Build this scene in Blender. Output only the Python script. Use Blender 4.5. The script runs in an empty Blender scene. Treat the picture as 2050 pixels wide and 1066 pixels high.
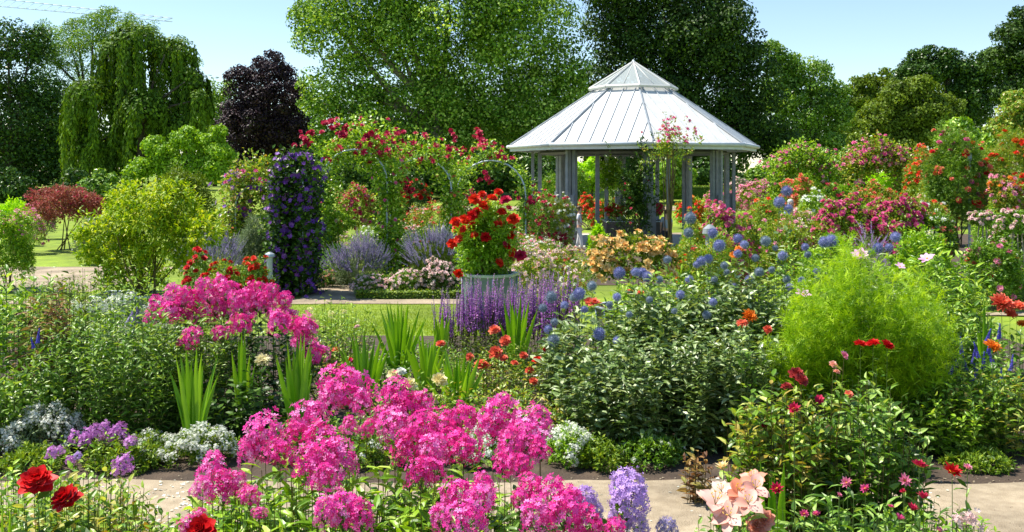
import bpy, math, random
import numpy as np
from mathutils import Vector, Matrix
PI = math.pi
R_ = math.radians
SC = bpy.context.scene
COL = SC.collection

# ------------------------------------------------------------------ camera, world, sun, exposure
F = 1969.0           # focal length in photo pixels (photo 2050 wide)
HOR = 345.0          # horizon row
CH = 1.9             # eye height
cam = bpy.data.cameras.new('camera'); camo = bpy.data.objects.new('camera', cam); COL.objects.link(camo)
camo.location = (0, 0, CH); camo.rotation_euler = (R_(90), 0, 0)
cam.sensor_width = 36; cam.lens = 36 * F / 2050; cam.shift_y = -(533 - HOR) / 2050
cam.clip_start = 0.05; cam.clip_end = 6000
SC.camera = camo

SUN = Vector((-0.52, 0.16, 1.0)).normalized()
SEL = math.asin(SUN.z); SAZ = math.atan2(SUN.x, SUN.y)
w = bpy.data.worlds.new("World"); SC.world = w; w.use_nodes = True
nt = w.node_tree; nt.nodes.clear()
sky = nt.nodes.new('ShaderNodeTexSky'); sky.sky_type = 'NISHITA'; sky.sun_disc = False
sky.sun_elevation = SEL; sky.sun_rotation = SAZ; sky.air_density = 1.0; sky.dust_density = 0.05; sky.ozone_density = 2.2
bg = nt.nodes.new('ShaderNodeBackground'); bg.inputs[1].default_value = 0.115
out = nt.nodes.new('ShaderNodeOutputWorld')
nt.links.new(sky.outputs[0], bg.inputs[0]); nt.links.new(bg.outputs[0], out.inputs[0])
sl = bpy.data.lights.new('sun', 'SUN'); sl.energy = 5.0; sl.angle = R_(0.55); sl.color = (1.0, 0.945, 0.83)
so = bpy.data.objects.new('sun', sl); COL.objects.link(so)
so.rotation_euler = SUN.to_track_quat('Z', 'Y').to_euler()
SC.view_settings.view_transform = 'Standard'; SC.view_settings.look = 'None'
SC.view_settings.gamma = 1.0; SC.view_settings.exposure = 0.76
SC.cycles.max_bounces = 6; SC.cycles.diffuse_bounces = 3; SC.cycles.transmission_bounces = 4
SC.cycles.use_adaptive_sampling = True

# ------------------------------------------------------------------ helpers
def sst(a, b, v):
    t = np.clip((np.asarray(v, float) - a) / (b - a), 0, 1)
    return t * t * (3 - 2 * t)
def zg(x, y):
    y = np.asarray(y, float); x = np.asarray(x, float)
    c = -1.1 * sst(9, 22, y) + 1.6 * sst(46, 72, y)
    r = 0.5 * sst(30, 50, y)
    k = sst(0.24, 0.33, x / np.maximum(y, 1.0))
    return c * (1 - k) + r * k
def X(px, d): return (px - 1025.0) / F * d
def Z(py, d): return CH - (py - HOR) / F * d
def P(px, py, d): return np.array((X(px, d), d, Z(py, d)))
def GP(px, d):
    x = X(px, d); return np.array((x, d, float(zg(x, d))))

def tag(o, label=None, cat=None, group=None, kind=None):
    if label: o['label'] = label
    if cat: o['category'] = cat
    if group: o['group'] = group
    if kind: o['kind'] = kind
    return o
def empty(name, loc, label, cat, group=None, rz=0):
    o = bpy.data.objects.new(name, None); COL.objects.link(o)
    o.location = [float(v) for v in loc]; o.rotation_euler = (0, 0, rz); o.empty_display_size = .2
    return tag(o, label, cat, group)

class MB:
    """collects geometry in world (or local) space, then links ONE mesh object"""
    def __init__(s): s.V = []; s.L = []; s.S = []; s.M = []; s.R = []; s.n = 0; s.SM = []
    def add(s, V, faces, mi=0, rnd=0.5, smooth=False):
        V = np.asarray(V, float).reshape(-1, 3)
        for f in faces:
            s.L.append(np.asarray(f) + s.n)
        s.S.append(np.array([len(f) for f in faces])); s.M.append(np.full(len(faces), mi)); s.SM.append(np.full(len(faces), smooth))
        s.V.append(V); s.R.append(np.full(len(V), rnd) if np.isscalar(rnd) else rnd); s.n += len(V)
    def inst(s, T, pos, A, scale, mi=0, rnd=None, smooth=False):
        """T=(V,faces) template; A (N,3,3) columns are axes"""
        TV, TF = T[0], T[1]; N = len(pos); k = len(TV)
        if N == 0: return
        sc = np.broadcast_to(np.asarray(scale, float), (N,))
        V = np.einsum('nij,kj->nki', A, TV) * sc[:, None, None] + np.asarray(pos)[:, None, :]
        off = (np.arange(N) * k + s.n)[:, None]
        fl = np.concatenate([np.asarray(f) for f in TF]); sz = np.array([len(f) for f in TF])
        s.L.append((off + fl[None, :]).ravel()); s.S.append(np.tile(sz, N))
        tm = np.asarray(T[2]) if len(T) > 2 else np.full(len(TF), mi)
        s.M.append(np.tile(tm, N)); s.SM.append(np.full(len(sz) * N, smooth))
        if rnd is None: rnd = RG.random(N)
        s.R.append(np.repeat(rnd, k)); s.V.append(V.reshape(-1, 3)); s.n += N * k
    def tube(s, pts, rad, n=8, mi=0, rnd=0.5, cap=True, smooth=True):
        pts = np.asarray(pts, float); m = len(pts); rad = np.broadcast_to(np.asarray(rad, float), (m,))
        d = np.gradient(pts, axis=0); d /= np.linalg.norm(d, axis=1)[:, None] + 1e-9
        ref = np.array((0, 0, 1.0)) if abs(d[:, 2]).mean() < .8 else np.array((0, 1.0, 0))
        u = np.cross(d, ref); u /= np.linalg.norm(u, axis=1)[:, None] + 1e-9; v = np.cross(d, u)
        a = np.arange(n) * 2 * PI / n
        V = pts[:, None] + rad[:, None, None] * (np.cos(a)[None, :, None] * u[:, None] + np.sin(a)[None, :, None] * v[:, None])
        fs = [(i * n + j, i * n + (j + 1) % n, (i + 1) * n + (j + 1) % n, (i + 1) * n + j) for i in range(m - 1) for j in range(n)]
        if cap: fs += [tuple(range(n))[::-1], tuple(range((m - 1) * n, m * n))]
        s.add(V.reshape(-1, 3), fs, mi, rnd, smooth)
    def stems(s, B, T, r, mi=0, bow=0.0, seg=4, rnd=None):
        """many thin 3-sided stems from B to T"""
        B = np.asarray(B, float); T = np.asarray(T, float); N = len(B)
        if N == 0: return
        t = np.linspace(0, 1, seg + 1)
        mid = (T - B) * [1, 1, 0]
        p = B[:, None] + (T - B)[:, None] * t[None, :, None] - mid[:, None] * (bow * (t * (1 - t)))[None, :, None]
        a = np.arange(3) * 2 * PI / 3
        ring = np.stack([np.cos(a), np.sin(a), 0 * a], 1)
        rr = (np.broadcast_to(np.asarray(r, float), (N,))[:, None] * (1 - .5 * t)[None])
        V = p[:, :, None] + rr[:, :, None, None] * ring[None, None]
        fs = [(i * 3 + j, i * 3 + (j + 1) % 3, i * 3 + 3 + (j + 1) % 3, i * 3 + 3 + j) for i in range(seg) for j in range(3)]
        k = 3 * (seg + 1); off = (np.arange(N) * k + s.n)[:, None]
        fl = np.array(fs).ravel()
        s.L.append((off + fl).ravel()); s.S.append(np.full(N * len(fs), 4)); s.M.append(np.full(N * len(fs), mi)); s.SM.append(np.full(N * len(fs), True))
        s.R.append(np.repeat(RG.random(N) if rnd is None else rnd, k)); s.V.append(V.reshape(-1, 3)); s.n += N * k
    def box(s, c, d, rz=0, mi=0, bev=0.0, rnd=.5):
        c = np.asarray(c, float); hx, hy, hz = [v / 2 for v in d]
        if bev:
            b = bev; P2 = []
            for z, q in ((-hz, b), (-hz + b, 0), (hz - b, 0), (hz, b)):
                P2 += [(-hx + q + b * 0, -hy + q, z), (hx - q, -hy + q, z), (hx - q, hy - q, z), (-hx + q, hy - q, z)]
            V = np.array(P2); fs = [(3, 2, 1, 0), (12, 13, 14, 15)] + [(i * 4 + j, i * 4 + (j + 1) % 4, i * 4 + 4 + (j + 1) % 4, i * 4 + 4 + j) for i in range(3) for j in range(4)]
        else:
            V = np.array([(-hx, -hy, -hz), (hx, -hy, -hz), (hx, hy, -hz), (-hx, hy, -hz), (-hx, -hy, hz), (hx, -hy, hz), (hx, hy, hz), (-hx, hy, hz)])
            fs = [(3, 2, 1, 0), (4, 5, 6, 7), (0, 1, 5, 4), (1, 2, 6, 5), (2, 3, 7, 6), (3, 0, 4, 7)]
        cs, sn = math.cos(rz), math.sin(rz)
        V = V @ np.array([(cs, sn, 0), (-sn, cs, 0), (0, 0, 1)]) + c
        s.add(V, fs, mi, rnd)
    def lathe(s, c, prof, n=16, mi=0, smooth=False, rot=0, rnd=.5):
        a = np.arange(n) * 2 * PI / n + rot; V = []
        for r, z in prof: V += [(c[0] + r * math.cos(t), c[1] + r * math.sin(t), c[2] + z) for t in a]
        m = len(prof)
        fs = [(i * n + j, i * n + (j + 1) % n, (i + 1) * n + (j + 1) % n, (i + 1) * n + j) for i in range(m - 1) for j in range(n)]
        s.add(V, fs, mi, rnd, smooth)
    def mesh(s, name, mats, org=(0, 0, 0)):
        me = bpy.data.meshes.new(name)
        V = np.concatenate(s.V) - np.asarray(org, float); L = np.concatenate([np.ravel(l) for l in s.L]).astype(np.int32)
        S = np.concatenate(s.S).astype(np.int32); M = np.concatenate(s.M).astype(np.int32)
        me.vertices.add(len(V)); me.vertices.foreach_set('co', V.astype(np.float32).ravel())
        me.loops.add(len(L)); me.loops.foreach_set('vertex_index', L)
        me.polygons.add(len(S)); st = np.concatenate([[0], np.cumsum(S)[:-1]]).astype(np.int32)
        me.polygons.foreach_set('loop_start', st); me.polygons.foreach_set('loop_total', S)
        me.polygons.foreach_set('material_index', M); me.polygons.foreach_set('use_smooth', np.concatenate(s.SM).astype(bool))
        at = me.attributes.new('rnd', 'FLOAT', 'POINT'); at.data.foreach_set('value', np.concatenate(s.R).astype(np.float32))
        for m in mats: me.materials.append(m)
        me.update(calc_edges=True)
        return me
    def build(s, name, mats, parent=None, org=None):
        if not isinstance(mats, (list, tuple)): mats = [mats]
        if org is None: org = tuple(parent.location) if parent else (0, 0, 0)
        me = s.mesh(name, mats, org)
        o = bpy.data.objects.new(name, me); COL.objects.link(o)
        if parent: o.parent = parent
        else: o.location = org
        return o

RG = np.random.default_rng(7)

def unit(v): return v / (np.linalg.norm(v, axis=-1, keepdims=True) + 1e-9)
def frames(dirv, up=None):
    """columns: x = side, y = dir, z = normal"""
    y = unit(np.asarray(dirv, float))
    if up is None: up = np.tile((0, 0, 1.0), (len(y), 1)) + RG.normal(0, .35, (len(y), 3))
    x = unit(np.cross(y, up)); z = np.cross(x, y)
    return np.stack([x, y, z], 2)
def frames_n(nrm):
    """columns with z = normal, random spin"""
    z = unit(np.asarray(nrm, float)); r = RG.normal(0, 1, z.shape)
    x = unit(np.cross(r, z)); y = np.cross(z, x)
    return np.stack([x, y, z], 2)

# ------------------------------------------------------------------ materials
def nmat(name):
    m = bpy.data.materials.new(name); m.use_nodes = True; t = m.node_tree; t.nodes.clear()
    return m, t, t.nodes, t.links
def ramp(t, fac, cols):
    r = t.nodes.new('ShaderNodeValToRGB'); e = r.color_ramp.elements
    while len(e) < len(cols): e.new(0.5)
    for i, c in enumerate(cols):
        e[i].position = i / (len(cols) - 1); e[i].color = (*c, 1)
    t.links.new(fac, r.inputs[0]); return r.outputs[0]
MC = {}
def leafmat(name, cols, rough=.5, trans=.3, tcol=None, spec=.35, objrnd=0.0):
    if name.startswith('g_') and name not in ('g_grey', 'g_sage', 'g_golden'):
        cols = [(r0 * 1.34, g0 * 1.40, b0 * .85) for r0, g0, b0 in cols]; spec = min(spec, .4 if name not in ('g_chestnut', 'g_weep', 'g_plane', 'g_dark', 'g_olive') else .22)
    m, t, N, L = nmat(name)
    a = N.new('ShaderNodeAttribute'); a.attribute_name = 'rnd'
    fac = a.outputs['Fac']
    if objrnd:
        oi = N.new('ShaderNodeObjectInfo'); mx = N.new('ShaderNodeMix'); mx.inputs[0].default_value = objrnd
        L.new(fac, mx.inputs[2]); L.new(oi.outputs['Random'], mx.inputs[3]); fac = mx.outputs[0]
    c = ramp(t, fac, cols)
    p = N.new('ShaderNodeBsdfPrincipled'); L.new(c, p.inputs['Base Color']); p.inputs['Roughness'].default_value = rough
    p.inputs['Specular IOR Level'].default_value = spec
    o = N.new('ShaderNodeOutputMaterial')
    if trans > 0:
        tr = N.new('ShaderNodeBsdfTranslucent'); ms = N.new('ShaderNodeMixShader'); ms.inputs[0].default_value = trans
        if tcol:
            g = N.new('ShaderNodeMix'); g.data_type = 'RGBA'; g.blend_type = 'MULTIPLY'; g.inputs[0].default_value = 1
            L.new(c, g.inputs[6]); g.inputs[7].default_value = (*tcol, 1); L.new(g.outputs[2], tr.inputs[0])
        else: L.new(c, tr.inputs[0])
        L.new(p.outputs[0], ms.inputs[1]); L.new(tr.outputs[0], ms.inputs[2]); L.new(ms.outputs[0], o.inputs[0])
    else: L.new(p.outputs[0], o.inputs[0])
    MC[name] = m; return m
def solid(name, c1, c2=None, rough=.6, scale=8, metal=0, bump=0.0, spec=.5, bscale=None, big=0):
    m, t, N, L = nmat(name); c2 = c2 or c1
    tc = N.new('ShaderNodeTexCoord'); no = N.new('ShaderNodeTexNoise'); no.inputs['Scale'].default_value = scale; no.inputs['Detail'].default_value = 6
    L.new(tc.outputs['Object'], no.inputs['Vector'])
    mp = N.new('ShaderNodeMapRange'); mp.inputs[1].default_value = .3; mp.inputs[2].default_value = .7; L.new(no.outputs[0], mp.inputs[0])
    c = ramp(t, mp.outputs[0], [c1, c2])
    if big:
        nb = N.new('ShaderNodeTexNoise'); nb.inputs['Scale'].default_value = big; nb.inputs['Detail'].default_value = 5; L.new(tc.outputs['Object'], nb.inputs['Vector'])
        m2 = N.new('ShaderNodeMapRange'); m2.inputs[1].default_value = .35; m2.inputs[2].default_value = .65; m2.inputs[3].default_value = .62; m2.inputs[4].default_value = 1.12; L.new(nb.outputs[0], m2.inputs[0])
        vm = N.new('ShaderNodeVectorMath'); vm.operation = 'SCALE'; L.new(c, vm.inputs[0]); L.new(m2.outputs[0], vm.inputs['Scale']); c = vm.outputs[0]
    p = N.new('ShaderNodeBsdfPrincipled'); L.new(c, p.inputs['Base Color']); p.inputs['Roughness'].default_value = rough
    p.inputs['Metallic'].default_value = metal; p.inputs['Specular IOR Level'].default_value = spec
    if bump:
        b = N.new('ShaderNodeBump'); b.inputs['Strength'].default_value = bump; b.inputs['Distance'].default_value = .02
        n2 = N.new('ShaderNodeTexNoise'); n2.inputs['Scale'].default_value = bscale or scale * 6; n2.inputs['Detail'].default_value = 8
        L.new(tc.outputs['Object'], n2.inputs['Vector']); L.new(n2.outputs[0], b.inputs['Height']); L.new(b.outputs[0], p.inputs['Normal'])
    o = N.new('ShaderNodeOutputMaterial'); L.new(p.outputs[0], o.inputs[0]); MC[name] = m; return m

YT = (1.45, 1.3, .35)
# foliage colour families (rnd 0..1 along the list)
leafmat('g_fresh', [(.045, .105, .008), (.10, .21, .012), (.18, .31, .022), (.27, .40, .05), (.45, .55, .22)], rough=.38, spec=.6, tcol=YT)
leafmat('g_mid', [(.028, .068, .009), (.058, .130, .012), (.10, .20, .02), (.18, .29, .06), (.36, .46, .22)], rough=.38, spec=.6, tcol=YT)
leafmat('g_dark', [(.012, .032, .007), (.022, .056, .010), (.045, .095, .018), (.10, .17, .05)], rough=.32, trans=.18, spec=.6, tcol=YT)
leafmat('g_grey', [(.045, .090, .012), (.090, .165, .025), (.17, .27, .06), (.30, .41, .14), (.52, .60, .34)], rough=.38, trans=.2, spec=.6, tcol=YT)
leafmat('g_yellow', [(.14, .22, .010), (.26, .36, .012), (.42, .50, .02), (.58, .58, .04), (.50, .33, .03)], trans=.4, tcol=(1.2, 1.2, .4))
leafmat('g_golden', [(.06, .15, .008), (.15, .28, .010), (.32, .45, .012), (.54, .60, .02), (.70, .62, .05)], trans=.35, tcol=(1.2, 1.2, .4))
leafmat('g_maple', [(.07, .15, .008), (.13, .25, .012), (.20, .33, .02), (.30, .42, .04)], tcol=YT)
leafmat('g_feather', [(.11, .22, .008), (.19, .32, .010), (.28, .41, .014), (.38, .49, .03)], trans=.4, tcol=(1.2, 1.15, .4))
leafmat('g_lime', [(.15, .30, .006), (.25, .44, .008), (.36, .54, .012), (.46, .60, .03)], trans=.42, tcol=(1.2, 1.2, .4))
leafmat('g_olive', [(.035, .055, .008), (.07, .11, .012), (.12, .175, .02), (.20, .26, .045)], tcol=YT)
leafmat('g_rosy', [(.035, .085, .008), (.085, .17, .014), (.16, .26, .03), (.26, .36, .07), (.30, .19, .05), (.45, .52, .25)], rough=.38, spec=.6, tcol=YT)
leafmat('g_plane', [(.025, .060, .008), (.05, .115, .012), (.10, .20, .022), (.24, .36, .07), (.50, .60, .26)], rough=.42, spec=.5, tcol=YT)
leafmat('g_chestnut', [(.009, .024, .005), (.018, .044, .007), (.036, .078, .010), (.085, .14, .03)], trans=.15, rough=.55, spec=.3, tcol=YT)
leafmat('g_weep', [(.024, .05, .005), (.055, .11, .008), (.11, .19, .014), (.20, .30, .03)], trans=.22, rough=.55, spec=.3, tcol=YT)
leafmat('beech_purple', [(.012, .006, .012), (.024, .011, .020), (.048, .022, .032), (.09, .045, .055)], trans=.12)
leafmat('leaf_red', [(.20, .05, .03), (.36, .08, .06), (.46, .14, .10), (.26, .28, .07)], trans=.25)
leafmat('leaf_brown', [(.12, .05, .02), (.24, .11, .03), (.34, .22, .05), (.24, .26, .05)], trans=.25)
leafmat('g_box', [(.035, .075, .010), (.08, .15, .015), (.17, .25, .03), (.30, .34, .06)], tcol=YT)
leafmat('g_sword', [(.07, .19, .012), (.12, .27, .016), (.18, .35, .025), (.24, .42, .05)], rough=.3, trans=.35, spec=.6, tcol=YT)
leafmat('g_sage', [(.12, .17, .07), (.20, .27, .11), (.30, .36, .18)], trans=.15)
leafmat('stemgreen', [(.06, .11, .02), (.10, .17, .03), (.14, .2, .05)], trans=0)
leafmat('stemred', [(.09, .06, .02), (.13, .10, .03), (.16, .13, .04)], trans=0)
leafmat('grassblade', [(.16, .26, .010), (.24, .36, .014), (.34, .44, .03)], trans=.3, tcol=YT)
# petals
def petal(name, cols, trans=.3, rough=.5, objrnd=.35): return leafmat(name, cols, rough=rough, trans=trans, spec=.3, objrnd=objrnd)
petal('magenta', [(.60, .006, .15), (.80, .02, .30), (.85, .06, .42), (.88, .18, .56), (.92, .48, .77)])
petal('magenta_far', [(.50, .02, .22), (.68, .05, .36), (.80, .14, .50)])
petal('lilac', [(.40, .22, .62), (.55, .34, .74), (.68, .48, .82)])
petal('lilacpink', [(.50, .14, .50), (.62, .24, .64), (.75, .42, .78)])
petal('red', [(.45, .004, .008), (.62, .008, .012), (.78, .02, .02)])
petal('crimson', [(.38, .004, .035), (.55, .012, .07), (.70, .04, .13)])
petal('scarlet', [(.62, .015, .006), (.80, .035, .012), (.90, .09, .02)])
petal('coral', [(.72, .09, .05), (.85, .17, .09), (.92, .32, .20)])
petal('orange', [(.75, .14, .01), (.88, .25, .02), (.95, .40, .05)])
petal('peach', [(.84, .40, .09), (.90, .56, .17), (.93, .72, .32), (.94, .84, .55)])
petal('apricot', [(.80, .28, .14), (.82, .36, .24), (.84, .46, .36), (.86, .56, .48)])
petal('apricotpink', [(.84, .42, .34), (.87, .54, .46), (.90, .68, .58), (.92, .80, .70)])
petal('cream', [(.88, .72, .26), (.92, .83, .42), (.93, .90, .68)])
petal('white', [(.70, .74, .60), (.82, .84, .74), (.90, .90, .85)])
petal('blush', [(.75, .42, .42), (.85, .58, .56), (.90, .74, .70)])
petal('pink', [(.72, .14, .27), (.82, .27, .42), (.88, .45, .56)])
petal('rosepink', [(.62, .05, .20), (.75, .10, .30), (.85, .22, .43)])
petal('violet', [(.10, .02, .22), (.17, .035, .36), (.28, .08, .50)])
petal('clematis', [(.09, .02, .20), (.16, .04, .36), (.28, .10, .52), (.46, .24, .66)])
petal('salvia', [(.24, .06, .36), (.36, .12, .50), (.48, .20, .60)])
petal('lavender', [(.24, .19, .42), (.34, .28, .52), (.45, .40, .64)])
petal('blue', [(.05, .045, .40), (.08, .07, .52), (.16, .14, .62)])
petal('thistle', [(.22, .23, .44), (.32, .34, .60), (.52, .56, .78)], trans=.1)
petal('thistle_pale', [(.22, .27, .36), (.32, .39, .48), (.45, .53, .58)])
petal('cosmos', [(.78, .36, .62), (.84, .48, .70), (.90, .62, .78)])
petal('eye_yellow', [(.75, .42, .02), (.85, .60, .05)])
petal('duskyred', [(.28, .02, .025), (.40, .04, .04), (.50, .08, .07)])
# built things
solid('soil', (.045, .030, .020), (.10, .068, .045), rough=.95, scale=5, bump=.8, bscale=60)
solid('gravel', (.30, .235, .155), (.44, .355, .245), rough=.95, scale=14, bump=.5, bscale=110, big=1.1)
solid('grass', (.16, .25, .010), (.25, .34, .015), rough=.9, scale=3, bump=.6, bscale=90, big=.5)
solid('bark', (.05, .04, .03), (.13, .10, .075), rough=.9, scale=9, bump=.8)
solid('barkpale', (.18, .15, .11), (.30, .27, .20), rough=.9, scale=4, bump=.6)
solid('roofwhite', (.54, .54, .52), (.64, .635, .615), rough=.6, scale=2, bump=.08)
solid('roofseam', (.25, .28, .31), (.33, .36, .39), rough=.5, scale=6)
solid('timber', (.19, .215, .24), (.28, .305, .33), rough=.65, scale=5, bump=.15)
solid('fascia', (.50, .54, .59), (.60, .64, .68), rough=.5, scale=4)
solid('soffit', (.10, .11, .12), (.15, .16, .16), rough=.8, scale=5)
solid('tubmetal', (.115, .155, .175), (.18, .225, .245), rough=.55, scale=5, metal=.15)
solid('slate', (.10, .11, .13), (.16, .17, .19), rough=.6, scale=5)
solid('zinc', (.30, .36, .42), (.44, .50, .56), rough=.4, scale=12, metal=.3)
solid('steel_hazed', (.60, .63, .68), (.68, .71, .75), rough=.6, scale=2)  # crane jib: distance haze put into the colour by lightening the steel
solid('hoop', (.42, .50, .60), (.55, .62, .72), rough=.4, scale=9, metal=.2)
solid('darkbox', (.07, .06, .055), (.13, .11, .10), rough=.8, scale=5)
solid('stone', (.50, .48, .43), (.62, .60, .55), rough=.85, scale=14, bump=.2)
solid('skin', (.55, .32, .22), (.62, .38, .27), rough=.55, scale=10)
solid('cloth_white', (.72, .72, .74), (.80, .80, .82), rough=.85, scale=6, bump=.2)
solid('cloth_blue', (.22, .32, .55), (.35, .45, .66), rough=.85, scale=6, bump=.2)
solid('cloth_grey', (.30, .36, .46), (.38, .44, .54), rough=.85, scale=6, bump=.2)
solid('cloth_dark', (.03, .035, .05), (.06, .06, .08), rough=.85, scale=6, bump=.2)
solid('cloth_beige', (.42, .35, .27), (.5, .42, .33), rough=.85, scale=6, bump=.2)
solid('cloth_purple', (.22, .02, .28), (.30, .04, .36), rough=.85, scale=6, bump=.2)
solid('hair_white', (.60, .58, .54), (.72, .70, .66), rough=.7, scale=20)
solid('hair_brown', (.08, .045, .025), (.14, .08, .04), rough=.6, scale=20)
m, t, N, L = nmat('lanternglass')
p = N.new('ShaderNodeBsdfPrincipled'); p.inputs['Base Color'].default_value = (.60, .66, .66, 1); p.inputs['Roughness'].default_value = .15
tr = N.new('ShaderNodeBsdfTransparent'); ms = N.new('ShaderNodeMixShader'); ms.inputs[0].default_value = .5
L.new(p.outputs[0], ms.inputs[1]); L.new(tr.outputs[0], ms.inputs[2]); o = N.new('ShaderNodeOutputMaterial'); L.new(ms.outputs[0], o.inputs[0]); MC['lanternglass'] = m

# ------------------------------------------------------------------ templates
def T_diamond(w=.45, fold=.08, droop=.1):
    return (np.array([(0, 0, 0), (w / 2, .45, fold), (0, 1, -droop), (-w / 2, .45, fold)]), [(0, 1, 2), (0, 2, 3)])
def T_leaf(w=.4, fold=.07, droop=.18, belly=.38):
    m = [(0, 0, 0), (0, .35, .01), (0, .7, -droop * .4), (0, 1, -droop)]
    r = [(w * .5, belly * .85, fold), (w * .36, .72, fold * .6 - droop * .35)]
    V = m + r + [(-a, b, c) for a, b, c in r]
    return (np.array(V, float), [(0, 4, 1), (1, 4, 5, 2), (2, 5, 3), (0, 1, 6), (1, 2, 7, 6), (2, 3, 7)])
def T_sliver(w=.06, droop=.15):
    return (np.array([(-w / 2, 0, 0), (w / 2, 0, 0), (w * .4, .55, -droop * .2), (-w * .4, .55, -droop * .2), (0, 1, -droop)]), [(0, 1, 2, 3), (3, 2, 4)])
def T_compound(n=5, w=.5):
    """a spray of leaflets on one stalk (rose, maple)"""
    V = []; Fc = []; k = 0; base, fs = T_diamond(w)
    items = [(0.62, 0, .42)] + [(0.15 + .42 * (i // 2) / max(1, (n - 1) // 2), (1 if i % 2 else -1) * 62, .36) for i in range(n - 1)]
    for y0, ang, s in items:
        a = R_(ang); c, sn = math.cos(a), math.sin(a)
        B = base * s; B = B @ np.array([(c, -sn, 0), (sn, c, 0), (0, 0, 1)]) + [0, y0, 0.02 * k]
        V += list(B); Fc += [tuple(i + k * 4 for i in f) for f in fs]; k += 1
    return (np.array(V), Fc)
def T_grass_leaf(): return T_sliver(.02, .5)
TD = T_diamond(); TDw = T_diamond(.7); TL = T_leaf(); TLn = T_leaf(.26, .05, .3); TLw = T_leaf(.6, .09, .15); TS = T_sliver(); TC = T_compound(5); TC7 = T_compound(7, .45)

def petal_grid(L=1, W=.8, cup=.15, curl=0.0, nu=2, nv=3, tip=.5, wav=0.0):
    V = []; 
    for j in range(nv + 1):
        v = j / nv; wd = W * (math.sin(PI * min(1, (v * .78 + .12))) ** .7) * (1 if v < .999 else tip)
        for i in range(nu + 1):
            u = i / nu * 2 - 1
            V.append((u * wd / 2, v * L * (1 - .06 * abs(u)), cup * (u * u) * wd + curl * v * v + (wav or .035) * L * v * math.sin(5 * u + 7 * v + 3 * W)))
    fs = [(j * (nu + 1) + i, j * (nu + 1) + i + 1, (j + 1) * (nu + 1) + i + 1, (j + 1) * (nu + 1) + i) for j in range(nv) for i in range(nu)]
    return np.array(V), fs
def flower(layers, centre=None, seed=0, mi=0, rscale=1.0):
    """layers: (n, length, width, tilt deg, cup, curl, r0, z0[, nu, nv, tip])"""
    rg = np.random.default_rng(seed); b = MB(); rl = []
    for ly in layers:
        n, Ln, W, tilt, cup, curl, r0, z0 = ly[:8]; nu, nv, tip = (ly[8:11] if len(ly) > 8 else (2, 3, .5))
        V, fs = petal_grid(Ln, W, cup, curl, nu, nv, tip)
        ph = rg.random() * 6.28
        for k in range(n):
            t = R_(tilt + rg.normal(0, 5)); a = ph + k * 2 * PI / n + rg.normal(0, .07); s = rg.uniform(.9, 1.1)
            Q = V * s
            y = Q[:, 1] * math.cos(t) - Q[:, 2] * math.sin(t) + r0; z = Q[:, 1] * math.sin(t) + Q[:, 2] * math.cos(t) + z0
            Q = np.stack([Q[:, 0] * math.cos(a) - y * math.sin(a), Q[:, 0] * math.sin(a) + y * math.cos(a), z], 1)
            b.add(Q, fs, 0, rg.random(), True)
    if centre:
        r, h = centre
        b.lathe((0, 0, 0), [(r, 0), (r * .95, h * .6), (r * .6, h), (0.001, h * 1.05)], 7, 1, True)
    return b
def floret5(r=1.0, cup=.15):
    V = [(0, 0, 0)]; fs = []
    for k in range(5):
        a = k * 2 * PI / 5
        for da, rr, z in ((-.42, .72, cup * .6), (0, 1, cup), (.42, .72, cup * .6)):
            V.append((math.cos(a + da) * rr * r, math.sin(a + da) * rr * r, z * r))
        i = 1 + 3 * k; fs.append((0, i, i + 1, i + 2))
    return np.array(V), fs
FL5 = floret5()
PROTO = {}
def proto(key, b, mats):
    if key not in PROTO: PROTO[key] = b.mesh(key, mats)
    return PROTO[key]
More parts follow.
